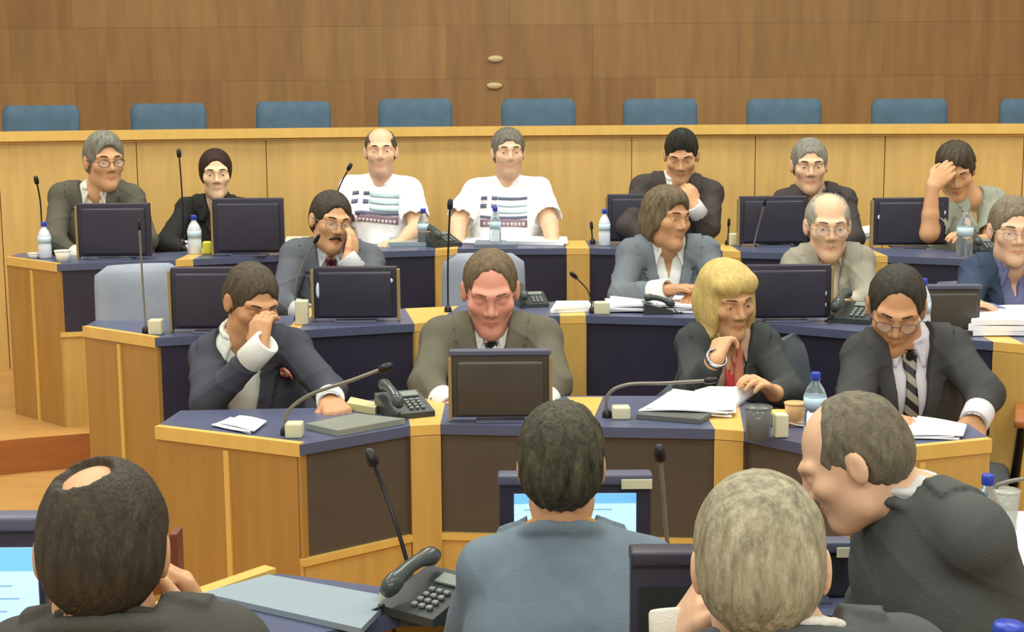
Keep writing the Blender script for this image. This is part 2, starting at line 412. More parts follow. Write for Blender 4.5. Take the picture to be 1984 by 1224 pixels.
# ------------------------------------------------------------------ chairs
def rbox(b, c, size, bev, M=None, mi=0): return b.box(c, size, M, bev, mi)
def back_panel(b, w, h, t, top_narrow=.0, curve=.03, rad=.05, z0=0, y0=0, lean=.0, nu=16, nv=12):
    """cushioned panel, rounded corners, slightly hollow; front towards -y"""
    grid = {}
    for s_ in (0, 1):
        for i in range(nu+1):
            for j in range(nv+1):
                u = -1+2*i/nu; v = j/nv
                hw = w/2*(1-top_narrow*v)
                # round the corners
                dv = min(v, 1-v)*h; ins = 0
                if dv < rad: ins = rad-math.sqrt(max(0, rad*rad-(rad-dv)**2))
                x = u*(hw-ins); e = max(abs(u)**8, (abs(2*v-1))**8)
                y = -curve*(1-u*u)*-1+(t/2*(1-e*.75))*(1 if s_ else -1)+lean*v*h - curve
                grid[s_, i, j] = b.bm.verts.new((x, y0+y, z0+v*h))
    for i in range(nu):
        for j in range(nv):
            for s_ in (0, 1):
                q = [grid[s_, i, j], grid[s_, i+1, j], grid[s_, i+1, j+1], grid[s_, i, j+1]]
                b.bm.faces.new(q if s_ == 0 else q[::-1])
    for i in range(nu):
        for j in (0, nv): b.bm.faces.new((grid[0, i, j], grid[1, i, j], grid[1, i+1, j], grid[0, i+1, j]))
    for j in range(nv):
        for i in (0, nu): b.bm.faces.new((grid[0, i, j], grid[0, i, j+1], grid[1, i, j+1], grid[1, i, j]))
def chair(x, y, z, rz, label, m, w=.46, top=.96, rad=.05, group=None, arms=True, narrow=.06, wood_arm=False, backh=.52):
    r = empty('conference_chair', (x, y, z), label, 'chair', group, rz)
    b = MB(); back_panel(b, w, backh, .07, narrow, rad=rad, z0=top-backh, y0=.25, lean=.10); b.obj('backrest', m, r, True)
    b = MB(); rbox(b, (0, 0, .43), (w*.98, .46, .09), .035); b.obj('seat', m, r, True)
    b = MB(); b.tube([(0, .2, .40), (0, .30, .42), (0, .31, .55)], .02); b.obj('back_bracket', M_BLACK, r, True)
    b = MB(); b.lathe([(.03, .05), (.03, .25), (.02, .25), (.02, .39)], (0, 0, 0)); b.obj('gas_column', M_CHROME, r, True)
    b = MB()
    for k in range(5):
        a = 2*math.pi*k/5+.3; b.tube([(0, 0, .07), (.26*math.cos(a), .26*math.sin(a), .045)], .018, rr=[.026, .014])
    b.obj('star_base', M_BLACK, r, True)
    if arms:
        for s_ in (-1, 1):
            b = MB(); b.tube([(s_*w*.52, .18, .40), (s_*(w*.52+.02), .16, .62), (s_*(w*.52+.02), -.05, .65)], .014)
            rbox(b, (s_*(w*.52+.02), .04, .665), (.05, .28, .025), .01, mi=1)
            b.obj('armrest', [M_BLACK, M_RISER if wood_arm else M_BLACK], r, True)
    return r
# blue chairs behind the bench wall
bx = [72, 321, 565, 803, 1043, 1281, 1523, 1768, 2020]
for i, px in enumerate(bx):
    ytop = 204 - 12*min(1, i/3) if i < 3 else 191
    p = atY(px, ytop, 9.0-.035*((px-992)/320)**2)
    where = ['leftmost of the row, cut off by the photo edge', 'between glasses man and dark-haired woman', 'third from the left',
             'just above the bald man in white t-shirt', 'above and right of grey-haired man in white t-shirt',
             'directly above the spiky-haired man', 'upper left of the dark brown jacket man', 'second from the right edge', 'rightmost, cut off by the photo edge'][i]
    chair(p.x, p.y-.2, FL5, 0, 'blue chair behind bench wall, '+where, M_BLUEFAB, w=.46, top=p.z-FL5, group='blue chairs behind the bench wall', narrow=0, arms=False, backh=.46, rad=.022)

# ------------------------------------------------------------------ monitors
def monitor(pxl, pxr, ytop, ybot_z, Y, label, group, rz=0, m=None, trimL=True, trimR=False, badges=(), name='desk_monitor', topbar=False):
    """seen from the back; screen faces the sitter (+y)"""
    a = atY(pxl, ytop, Y); c = atY(pxr, ytop, Y); cx = (a.x+c.x)/2; w = c.x-a.x; h = (a.z+c.z)/2-ybot_z
    r = empty(name, (cx, Y, ybot_z), label, 'monitor', group, rz); m = m or M_CASE
    b = MB(); rbox(b, (0, .02, h/2+.006), (w, .03, h-.012), .006)
    rbox(b, (0, .0, h/2), (w*.88, .018, h*.82), .008); b.obj('casing', m, r, True)
    MB().box((0, .0365, h/2+.01), (w*.9, .004, h*.84)).obj('screen', mat('screen_glass', (20, 22, 28), .15), r)
    MB().box((0, .02, .003), (w*.5, .09, .006), bevel=.002).obj('stand', M_SLATE, r)
    for s_, t in ((-1, trimL), (1, trimR)):
        if t: MB().box((s_*(w/2+.004), .018, h*.48), (.010, .034, h*.94), bevel=.002).obj('side_trim', mat('trim_gold', (150, 128, 84), .35), r)
    if topbar: MB().box((0, .018, h+.006), (w*1.04, .04, .014), bevel=.003).obj('top_bar', M_SLATE, r)
    for bx_, bz_, bh in badges:
        o = MB().lathe([(.0075, 0), (.008, .002), (.005, .004)], (bx_*w/2, -.004, h*bz_), n=14, M=rot(math.radians(90)) @ Matrix.Diagonal((1, bh, 1))).obj('badge', M_BADGE, r, True)
    return r
G4 = 'raised monitors on the rear desk'; G3 = 'raised monitors on the middle desk'
def deskY(px, z, y): return atZ(px, y, z).y
monitor(147, 288, 394, T4, 6.22, 'dark monitor seen from behind, in front of the grey-haired man at far left', G4, badges=[(-.82, .52, 3.2)])
monitor(410, 548, 384, T4, 6.32, 'dark monitor seen from behind, in front of the dark-haired woman', G4)
monitor(1177, 1318, 376, T4, 6.72, 'dark monitor behind the man with long brown hair, in front of the spiky-haired man', G4, badges=[(-.78, .62, 2.4)])
monitor(1434, 1566, 380, T4, 6.55, 'dark monitor left of the balding man in the beige jacket', G4, badges=[(-.80, .55, 1.8), (.92, .5, 1.8)])
monitor(1694, 1840, 383, T4, 6.45, 'dark monitor with silver badges, in front of the man with his hand on his forehead', G4, badges=[(-.86, .62, 1.4), (.86, .7, 1.4), (.86, .48, 1.4)])
monitor(328, 494, 518, T3, 4.78, 'dark monitor behind the man covering his eyes', G3, m=M_CASE, badges=[(-.78, .66, 1.5), (-.80, .36, 1.3)])
monitor(606, 768, 517, T3, 5.00, 'dark brownish monitor in front of the man with the moustache', G3, m=M_CASE, trimR=True, badges=[(-.88, .58, 3.6), (.86, .75, 1.1)])
monitor(1440, 1612, 513, T3, 4.92, 'dark monitor right of the blonde woman, with two silver badges at its right', G3, trimL=False, trimR=True, badges=[(.84, .50, 1.4), (.84, .30, 1.3)])
monitor(1790, 1902, 560, T3, 4.64, 'olive brown monitor half hidden behind the man in the dark striped tie', G3, m=M_CASEB, topbar=True, trimL=False)
monitor(874, 1064, 688, T2, 3.89, 'large dark monitor in front of the red-faced man, on the nearest facing desk', None, m=M_CASEB, trimR=True, topbar=True, badges=[(.55, .86, .9)])

def lit_monitor(px0, px1, ytop, Y, z0, label, sx0, sx1, rows, sticker=None, rz=0, m_top=M_SLATE, lit=True, hfull=None):
    a = atY(px0, ytop, Y); c = atY(px1, ytop, Y); w = c.x-a.x; h = (a.z+c.z)/2-z0; cx = (a.x+c.x)/2
    r = empty('desk_monitor', (cx, Y, z0), label, 'monitor', None, rz)
    b = MB(); rbox(b, (0, .012, h/2), (w, .026, h), .006); b.obj('casing', M_CASE, r, True)
    MB().box((0, .01, h+.004), (w*1.01, .045, .022), bevel=.005).obj('top_bar', m_top, r, True)
    sw = w*(sx0 or .80); sh = h*(sx1 or .80)
    b = MB(); b.box((0, -.003, h*.47), (sw, .004, sh))
    b.obj('screen', mat('screen_blue', (176, 218, 246), .3, emit=.8) if lit else mat('screen_off', (46, 50, 50), .25, var=.2, scale=5), r)
    if lit:
        b = MB(); b.box((0, -.0055, h*.47+sh*.44), (sw, .002, sh*.12)); b.obj('window_bar', mat('screen_bar', (110, 180, 235), .3, emit=.7), r)
        b = MB()
        for k in range(rows):
            b.box((-sw*.06, -.0055, h*.47+sh*(.30-.68*k/max(1, rows-1))), (sw*(.72+.12*math.sin(k*2.1)), .001, .0022))
        b.obj('text_lines', mat('screen_text', (120, 165, 200), .3, emit=.6), r)
    if sticker:
        MB().box((w*sticker, -.016, h-.004), (w*.20, .004, .020), bevel=.001).obj('sticker', M_BEIGE, r)
    MB().box((0, .02, .003), (w*.5, .12, .006)).obj('stand', M_SLATE, r)
    return r
lit_monitor(966, 1262, 931, 2.88, T1, 'lit monitor with a light blue screen in front of the man in the blue suit', 0, 0, 3, sticker=.40)
lit_monitor(-190, 78, 1018, 2.12, .72, 'lit monitor with a pale blue text page, cut off at the left edge', .93, .86, 11)
lit_monitor(1222, 1400, 1084, 2.02, .72, 'dark switched-off monitor left of the grey-haired head in front', 0, 0, 0, lit=False, m_top=M_CASE)
lit_monitor(1470, 1650, 1062, 2.74, T1, 'monitor with a grey top bar and pale sticker between the two heads at lower right', 0, 0, 3, sticker=.42, lit=False)

# ------------------------------------------------------------------ gooseneck microphones
def mic(pts, z, label, col=None, base=None, Yb=None, head=True, group='gooseneck microphones', hr=.011, r_=.0035, base_off=(0, 0)):
    """pts: list (px,py,dY) from base up to head; base resting on plane z"""
    p0 = atZ(pts[0][0], pts[0][1], z); P = [Vector((p0.x, p0.y, z))]+[atY(x, y, p0.y+dy) for x, y, dy in pts[1:]]
    r = empty('gooseneck_microphone', tuple(P[0]), label, 'microphone', group, local=False)
    Q = []
    for i in range(len(P)-1):
        a = P[max(i-1, 0)]; b_ = P[i]; c = P[i+1]; d = P[min(i+2, len(P)-1)]
        for k in range(6):
            t = k/6; Q.append(.5*((2*b_)+(c-a)*t+(2*a-5*b_+4*c-d)*t*t+(-a+3*b_-3*c+d)*t**3))
    Q.append(P[-1])
    MB().tube(Q, r_, 8).obj('gooseneck', col or M_BLACK, r, True)
    if head:
        d = (Q[-1]-Q[-3]).normalized()
        MB().tube([Q[-1]-d*.012, Q[-1]-d*.008, Q[-1]+d*.006, Q[-1]+d*.022, Q[-1]+d*.028], hr, 12, rr=[hr*.4, hr*.9, hr, hr*.85, hr*.3]).obj('capsule', M_BLACK, r, True)
    MB().lathe([(.013, 0), (.014, .003), (.013, .014), (.006, .024)], P[0]).obj('socket', M_BLACK, r, True)
    if base:
        bp = atZ(base[0], base[1], z); bw, bh = base[2], base[3]
        b = MB(); rbox(b, (bp.x, bp.y, z+bh/2), (bw, .045, bh), .006); b.obj('control_unit', M_BEIGE, r, True)
    return r
mic([(82, 488), (79, 400, 0), (71, 352, -.02)], T4, 'thin black gooseneck microphone left of the grey-haired man at far left')
mic([(357, 486), (353, 380, 0), (347, 300, -.01)], T4, 'tall black gooseneck microphone between the man at far left and the dark-haired woman')
mic([(645, 470), (652, 380, 0), (676, 326, -.02)], T4, 'black gooseneck microphone in front of the bald man in the white t-shirt')
mic([(1148, 472), (1147, 455, 0), (1146, 440, 0)], T4, 'short dark microphone beside the tall white bottle', hr=.008)
mic([(1410, 474), (1411, 455, 0), (1412, 434, 0)], T4, 'short dark microphone on the rear desk between the spiky-haired and the grey-haired man', base=(1424, 475, .055, .055), hr=.007)
mic([(283, 645), (276, 540, 0), (270, 440, -.01)], T3, 'straight tall grey gooseneck in front of the empty grey chair at left', col=M_GREYMET, base=(303, 647, .045, .05), hr=.006)
mic([(577, 620), (572, 560, .0), (588, 510, 0), (612, 466, -.02)], T3, 'curved gooseneck against the suit of the man with the moustache', col=M_GREYMET, base=(586, 628, .045, .085), hr=.008)
mic([(868, 604), (868, 500, 0), (872, 400, -.01)], T3, 'tall thin microphone between the two men in white t-shirts')
mic([(1148, 606), (1140, 565, 0), (1114, 536, -.03)], T3, 'small bent microphone in front of the wooden post left of the long-haired man', base=(1166, 608, .055, .045), hr=.009, r_=.0025)
mic([(1455, 506), (1464, 460, 0), (1481, 395, -.03)], T4-.05, 'slanted grey gooseneck in front of the dark monitor left of the balding man', col=M_GREYMET, hr=.007)
mic([(553, 842), (556, 800, 0), (600, 765, -.02), (680, 737, -.04), (742, 714, -.05)], T2, 'long low gooseneck reaching right in front of the man covering his eyes', col=M_GREYMET, base=(571, 846, .045, .04), hr=.012, r_=.005)
mic([(1176, 808), (1178, 765, 0), (1215, 745, -.01), (1290, 742, -.01), (1372, 737, -.02)], T2, 'long horizontal gooseneck in front of the blonde woman', col=M_GREYMET, base=(1203, 810, .05, .035), hr=.010, r_=.005)
mic([(1296, 1075), (1290, 1020, 0), (1285, 950, 0), (1279, 884, -.01)], T1, 'upright grey gooseneck with black head beside the lit monitor', col=M_GREYMET, hr=.013, r_=.0048)
mic([(798, 1135), (792, 1100, 0), (768, 1018, .02), (742, 945, .05), (722, 893, .06)], T1, 'black curved gooseneck behind the black telephone', base=(762, 1168, .05, .03), hr=.013, r_=.0045)
mic([(1915, 1030), (1925, 952, 0), (1950, 934, -.01), (1995, 926, -.02)], T1, 'grey gooseneck bending out of the right edge of the photo', col=M_GREYMET, hr=.012, r_=.005)
# control unit without neck in front of the cups
o = MB(); p = atZ(1512, 846, T2); rbox(o, (p.x, p.y, T2+.032), (.036, .04, .062), .006); tag(o.obj('microphone_control_unit', M_BEIGE, smooth=True), 'small upright beige box on the desk left of the white saucer and papers', 'microphone base')

# ------------------------------------------------------------------ bottles, cups
def bottle(px, py, z, h, rad, label, group=None, cap=True, water=True, Y=None, body=None):
    p = atZ(px, py, z) if Y is None else Vector((atY(px, py, Y).x, Y, z))
    r = empty('water_bottle', tuple(p), label, 'bottle', group)
    n = h*.93
    MB().lathe([(rad*.85, 0), (rad, .006), (rad, n*.38), (rad*.93, n*.42), (rad, n*.46), (rad, n*.68), (rad*.72, n*.82), (rad*.36, n*.93), (rad*.36, n)], (0, 0, 0)).obj('bottle_body', body or M_PET, r, True)
    if water: MB().lathe([(rad*1.015, n*.46), (rad*1.015, n*.66)], (0, 0, 0)).obj('label_band', M_WATER, r, True)
    if cap: MB().lathe([(rad*.42, n*.965), (rad*.44, n*.97), (rad*.44, n+.012), (rad*.38, n+.016)], (0, 0, 0)).obj('cap', M_BLUECAP, r, True)
    return r
M_PETW = mat('milky_plastic', (214, 222, 226), .25)
bottle(88, 500, T4, .155, .028, 'small water bottle beside white cups at the far left desk corner', body=M_PETW)
bottle(378, 492, T4, .17, .031, 'blue-capped water bottle in front of the dark-haired woman', body=M_PETW)
bottle(821, 476, T4, .17, .028, 'clear water bottle beside the elbow of the bald man in the white t-shirt')
bottle(960, 472, T4, .17, .027, 'clear water bottle in front of the printed t-shirt of the grey-haired man')
bottle(1171, 476, T4, .165, .027, 'pale bottle left of the monitor in front of the spiky-haired man', body=M_PETW)
bottle(1868, 496, T4, .20, .034, 'upright clear bottle in front of the man with his hand on his forehead', cap=False)
bottle(1578, 836, T2, .155, .030, 'clear water bottle with blue cap on the nearest facing desk, right of the paper cups')
bottle(1787, 655, T3, .19, .024, 'blue-capped bottle beside the olive monitor, behind the ear of the man in the striped tie', body=M_PETW)
bottle(1905, 1150, T1, .19, .030, 'blue-capped bottle behind the shoulder of the man bending forward', Y=2.95)
bottle(1955, 1216, .72, .318, .046, 'close blue-capped bottle in the bottom right corner', Y=1.76)
def cup(px, py, z, h, r0, r1, label, m, Y=None, name='paper_cup', cat='cup', group=None):
    p = atZ(px, py, z) if Y is None else Vector((atY(px, py, Y).x, Y, z))
    r = empty(name, tuple(p), label, cat, group)
    MB().lathe([(r0, 0), (r1, h), (r1*.92, h), (r0*.9, .006)], (0, 0, 0)).obj('cup_wall', m, r, True)
    MB().lathe([(r1*1.0, h-.004), (r1*1.06, h-.001), (r1*1.0, h+.002)], (0, 0, 0)).obj('rim', m, r, True)
    return r
M_CUP = mat('white_card', (226, 222, 206), .6); M_KRAFT = mat('kraft_card', (206, 164, 108), .6, var=.2, scale=30)
cup(122, 508, T4, .05, .022, .034, 'white cup right of the water bottle at the far left desk', M_CUP)
cup(66, 500, T4, .022, .022, .026, 'low white cup left of the water bottle at the far left desk corner', M_CUP)
cup(1540, 824, T2, .062, .021, .029, 'paper cup with a brown print beside the blue-capped bottle', M_KRAFT)
cup(1468, 850, T2, .085, .030, .036, 'grey drinking glass in front of the blonde woman', mat('smoky_glass', (120, 124, 120), .15, alpha=.55), name='drinking_glass', cat='glass')
cup(1945, 1040, T1, .10, .026, .032, 'clear plastic cup beside the white papers at the right edge', mat('clear_cup', (200, 204, 190), .15, alpha=.5), Y=3.16, name='plastic_cup')
p = atZ(1508, 822, T2); b = MB(); rbox(b, (p.x, p.y, T2+.016), (.06, .05, .032), .003); rbox(b, (p.x, p.y, T2+.034), (.064, .052, .006), .002, mi=1)
tag(b.obj('small_box', [M_GREYMET, mat('yellow_card', (214, 186, 84), .5)], smooth=False), 'small box with yellow lid left of the paper cup', 'box')
p = atZ(402, 493, T4); b = MB(); rbox(b, (p.x, p.y, T4+.03), (.04, .03, .06), .012)
tag(b.obj('yellow_carton', mat('yellow_green', (206, 204, 60), .5), smooth=True), 'small yellow-green carton right of the bottle in front of the dark-haired woman', 'carton')
p = atZ(352, 482, T4); b = MB(); rbox(b, (p.x, p.y, T4+.02), (.075, .03, .036), .008)
tag(b.obj('white_box', M_WHITE, smooth=True), 'small white box left of the bottle in front of the dark-haired woman', 'box')
p = atZ(303, 488, T4)

# ------------------------------------------------------------------ papers, books, laptops
def flat(name, px, z, th, m, label, cat, rough_=0, layers=1, curl=0.0, group=None, mis=None):
    """px: four desk corners in the picture; thin slab or sheaf lying on plane z"""
    c = [atZ(x, y, z) for x, y in px]; b = MB(); rnd = random.Random(sum(map(ord, label)))
    cen = sum(c, Vector())/4
    for L in range(layers):
        a = rnd.uniform(-.07, .07) if L else 0; M = Matrix.Rotation(a, 3, 'Z'); n = 8
        off = Vector((rnd.uniform(-.012, .012), rnd.uniform(-.008, .008), 0)) if L else Vector()
        g = [[None]*(n+1) for _ in range(n+1)]; g2 = [[None]*(n+1) for _ in range(n+1)]
        for i in range(n+1):
            for j in range(n+1):
                u, v = i/n, j/n
                p = (c[0]*(1-u)+c[1]*u)*(1-v)+(c[3]*(1-u)+c[2]*u)*v
                p = M @ (p-cen)+cen+off
                zz = z+.001+L*(th+.0012)+curl*(abs(u-.5)*2)**3*(.5+.5*math.sin(3*L+v*4))
                g[i][j] = b.bm.verts.new((p.x, p.y, zz+th)); g2[i][j] = b.bm.verts.new((p.x, p.y, zz if curl else z+.001+L*(th+.0012)))
        for i in range(n):
            for j in range(n):
                b.bm.faces.new((g[i][j], g[i+1][j], g[i+1][j+1], g[i][j+1])); b.bm.faces.new((g2[i][j], g2[i][j+1], g2[i+1][j+1], g2[i+1][j]))
        for i in range(n):
            for (A, B) in (((i, 0), (i+1, 0)), ((i+1, n), (i, n)), ((n, i), (n, i+1)), ((0, i+1), (0, i))):
                b.bm.faces.new((g[A[0]][A[1]], g2[A[0]][A[1]], g2[B[0]][B[1]], g[B[0]][B[1]]))
    return tag(b.obj(name, m, smooth=False), label, cat, group)
flat('paper_sheets', [(415, 826), (455, 812), (508, 822), (484, 842)], T2, .002, M_WHITE, 'white sheets on the corner of the nearest facing desk, far left', 'papers', layers=3, curl=.004)
flat('paper_sheets', [(1245, 806), (1300, 770), (1420, 776), (1418, 810)], T2, .004, M_WHITE, 'white sheets lying under the blonde woman\'s raised page', 'papers', layers=4, curl=.008)
flat('paper_sheets', [(1742, 852), (1775, 815), (1868, 832), (1858, 853)], T2, .003, M_WHITE, 'white sheets under the hand of the man with the dark striped tie', 'papers', layers=3, curl=.003)
flat('paper_sheets', [(1520, 826), (1540, 812), (1600, 812), (1590, 830)], T2, .002, M_WHITE, 'crumpled white papers in front of the blue-capped bottle', 'papers', layers=2, curl=.012)
flat('paper_sheets', [(1066, 607), (1074, 594), (1136, 594), (1142, 604)], T3, .010, M_WHITE, 'white sheaf left of the small bent microphone on the middle desk', 'papers', layers=2, curl=.0)
flat('paper_sheets', [(1180, 606), (1176, 588), (1348, 588), (1350, 608)], T3, .008, M_WHITE, 'long spread of white sheets in front of the man with long brown hair', 'papers', layers=3, curl=.006)
flat('paper_stack', [(1885, 652), (1885, 622), (2040, 618), (2040, 652)], T3, .016, M_WHITE, 'thick white paper stack at the right edge, before the dark blue jacket man', 'papers', layers=3, curl=.003)
flat('paper_sheets', [(975, 472), (985, 462), (1096, 464), (1092, 476)], T4, .004, M_WHITE, 'white sheets in front of the grey-haired man in the printed t-shirt, right of the bottle', 'papers', layers=3, curl=.0)
flat('paper_sheets', [(888, 472), (893, 462), (948, 462), (944, 474)], T4, .003, M_WHITE, 'white sheets left of the bottle in front of the grey-haired man in the t-shirt', 'papers', layers=2, curl=.0)
flat('paper_sheets', [(552, 472), (556, 462), (600, 462), (600, 470)], T4, .01, mat('cream_paper', (238, 232, 190), .6), 'cream paper bundle behind the man with the moustache', 'papers', layers=1)
flat('paper_sheets', [(1640, 468), (1642, 452), (1692, 456), (1690, 470)], T4, .018, M_WHITE, 'crumpled white papers between the balding man and the monitor to his right', 'papers', layers=2, curl=.015)
flat('paper_sheets', [(1925, 1090), (1955, 1000), (2010, 1000), (2010, 1110)], T1, .004, M_WHITE, 'white sheets cut off at the right edge beside the plastic cup', 'papers', layers=2)
flat('closed_laptop', [(592, 832), (690, 812), (785, 822), (655, 846)], T2, .016, mat('silver_grey', (150, 156, 142), .35, metal=.3), 'closed silver-grey laptop on the nearest facing desk, in front of the clenched fist', 'laptop')
flat('closed_laptop', [(752, 478), (757, 462), (838, 462), (842, 477)], T4, .018, mat('silver_blue', (150, 166, 172), .35, metal=.3), 'closed grey laptop in front of the bald man in the white t-shirt', 'laptop')
flat('closed_laptop', [(918, 479), (922, 470), (1000, 470), (1002, 479)], T4, .012, mat('silver_blue2', (118, 130, 142), .35, metal=.3), 'closed slate laptop below the bottle of the grey-haired man in the t-shirt', 'laptop')
flat('hardback_book', [(672, 794), (680, 782), (735, 794), (727, 804)], T2, .020, mat('cream_book', (190, 186, 136), .6), 'cream hardback book right of the fist, beside the dark telephone', 'book')
flat('tablet_folder', [(1233, 812), (1248, 801), (1378, 810), (1356, 822)], T2, .013, mat('dark_grey_folder', (92, 96, 92), .4), 'dark grey folder in front of the blonde woman\'s papers', 'folder')
flat('document_folder', [(392, 1160), (520, 1124), (760, 1168), (700, 1230)], T1, .012, mat('pale_grey_folder', (136, 152, 158), .55), 'large pale grey folder on the foreground desk', 'folder')
flat('document_folder', [(1690, 505), (1686, 494), (1752, 497), (1742, 512)], T4-.06, .02, mat('pale_olive', (160, 164, 156), .6), 'pale grey folder right of the balding man\'s shoulder', 'folder')
p = atZ(722, 1176, T1); b = MB(); rbox(b, (p.x, p.y, T1+.004), (.05, .03, .008), .003); b.lathe([(.006, .008), (.005, .011)], (p.x, p.y, T1), mi=1)
tag(b.obj('desk_button', [M_NAVY, M_WHITE], smooth=True), 'small navy voting button with a white light on the foreground desk', 'button')
p = atY(343, 1076, 2.6); b = MB(); rbox(b, (p.x, 2.6, .80), (.014, .05, .22), .003)
tag(b.obj('red_binder', mat('red_brown', (112, 58, 34), .5)), 'narrow red-brown binder standing right of the dark-haired head at lower left', 'binder')

# ------------------------------------------------------------------ telephones
def phone(px, py, z, rz, label, s=1.0, Y=None, m=M_BLACK, lift=0):
    p = atZ(px, py, z)
    r = empty('desk_telephone', tuple(p), label, 'telephone', None, rz)
    b = MB(); b.prism([(-.09*s, -.09*s, 0), (-.09*s, .10*s, 0), (-.09*s, .10*s, .075*s), (-.09*s, -.09*s, .022*s)], (.18*s, 0, 0)); b.obj('base', mat('phone_body', (52, 58, 56), .35), r)
    M = Matrix.Rotation(math.atan2(.053, .19), 3, 'X')
    q = []
    for k in range(11):
        t = -1+2*k/10; q.append(Vector((-.058*s, t*.098*s, .078*s+.004*s+t*.024*s+.022*s*(1-t*t))))
    b = MB(); b.tube(q, .018*s, 14, rr=[.016*s, .025*s, .024*s, .019*s, .018*s, .018*s, .018*s, .019*s, .024*s, .025*s, .016*s]); b.obj('handset', mat('phone_handset', (66, 74, 70), .22), r, True)
    b = MB(); b.box((.03*s, .055*s, .068*s), (.085*s, .04*s, .006*s), M); b.obj('display', mat('phone_display', (130, 140, 130), .2), r)
    b = MB()
    for i in range(3):
        for j in range(4): b.box(((.005+i*.024)*s, (-.06+j*.022)*s, (.036+j*.0062)*s), (.016*s, .013*s, .008*s), M, .002)
    b.obj('keypad', mat('phone_keys', (120, 126, 120), .5), r)
    pts = [Vector((-.058*s, -.1*s, .03*s))]+[Vector((-.07*s-.02*s*math.sin(k), (-.11-.01*k)*s, .012*s)) for k in range(1, 5)]
    MB().tube(pts, .004*s, 8).obj('cord', m, r, True)
    return r
phone(832, 1182, T1, math.radians(-38), 'black desk telephone with a curved handset beside the man in the blue suit', s=.78)
phone(785, 802, T2, math.radians(25), 'dark telephone between the man covering his eyes and the red-faced man', s=.72)
phone(1030, 592, T3, math.radians(10), 'small black telephone behind the red-faced man\'s shoulder', s=.62)
phone(1275, 606, T3, math.radians(90), 'low black telephone in front of the papers of the long-haired man', s=.55)
phone(855, 476, T4, math.radians(30), 'black telephone between the two men in white t-shirts', s=.8)
phone(1655, 622, T3, math.radians(-30), 'black telephone right of the monitor with two badges on the middle desk', s=.8)
phone(1905, 488, T4, math.radians(0), 'black telephone behind the right-edge man\'s grey hair', s=.7)
# ------------------------------------------------------------------ people
def A(v): return np.array(v, float)
def nrm(v): v = A(v); return v/(np.linalg.norm(v)+1e-9)
def head_mat(yaw, pitch, roll):
    """columns: head x (image right when facing the viewer), y (back of head), z (up)"""
    return A(Matrix.Rotation(math.radians(yaw), 3, 'Z') @ Matrix.Rotation(math.radians(pitch), 3, 'X') @ Matrix.Rotation(math.radians(roll), 3, 'Y'))
SKINS = {'fair': (222, 180, 144), 'warm': (206, 158, 114), 'tan': (190, 142, 100), 'ruddy': (214, 148, 122), 'pale': (228, 192, 152)}
def skin_mat(k):
    m = mat('skin_'+k, SKINS[k], .5, var=.05, scale=14, spec=.35)
    m.node_tree.nodes['Principled BSDF'].inputs['Subsurface Weight'].default_value = .0
    return m
def cloth_mat(rgb, name=None):
    return mat(name or 'cloth_%d_%d_%d' % rgb, rgb, .85, var=.09, scale=9, bump=.25, bscale=260, spec=.2)
def hair_mat(rgb, rgb2=None):
    n = 'hair_%d_%d_%d' % rgb
    if n in MATS: return MATS[n]
    return mat(n, rgb, .6, rgb2=rgb2 or tuple(int(v*.55) for v in rgb), scale=26, stretch=(3, 3, .7), bump=.5, bscale=70, spec=.3)

def hand_ops(w, d, n, side, curl, s=1.0, spread=0.0, thumb=1.0, first=None):
    """w wrist, d direction of the palm, n the side the fingers curl to, side = +-1 thumb side along n x d"""
    d = nrm(d); n = A(n); n = nrm(n-d*(n @ d)); t = np.cross(n, d)*side
    ops = []
    kn = []
    offs = (.031, .011, -.010, -.030); lens = (.072, .080, .075, .060); pl = (.088, .092, .088, .080)
    for o, L in zip(offs, pl):
        k = w+(d*L+t*o)*s; kn.append(k)
        ops.append(('+', Cone(w+(d*.006+t*o*.55)*s, .017*s, k, .0125*s), .012*s))
    ops.append(('+', Cone(w+d*.03*s+n*.004*s, .018*s, w+d*.065*s+n*.003*s, .016*s), .012*s))
    for i, (k, L) in enumerate(zip(kn, lens)):
        c = curl[i] if isinstance(curl, (list, tuple)) else curl
        a = math.radians(c*.55); p = k; dd0 = nrm(d+t*spread*(1.5-i)*.12)
        for j, (fr, r0, r1) in enumerate(((.46, .0104, .0094), (.30, .0094, .0086), (.24, .0086, .0072))):
            dd = dd0*math.cos(a)+n*math.sin(a); q = p+dd*L*fr*s
            ops.append(('+', Cone(p, r0*s, q, r1*s), .002)); p = q; a += math.radians(c*(.75 if j == 0 else .6))
    b = w+(d*.022+t*.020)*s; q1 = b+(d*.030+t*.026+n*.012*thumb)*s; q2 = q1+(d*.030+t*.006*(2-thumb)+n*.010*thumb)*s; q3 = q2+(d*.024-t*.006*thumb+n*.006*thumb)*s
    ops += [('+', Cone(b, .016*s, q1, .013*s), .010*s), ('+', Cone(q1, .0125*s, q2, .0105*s), .003), ('+', Cone(q2, .0105*s, q3, .0085*s), .003)]
    return ops

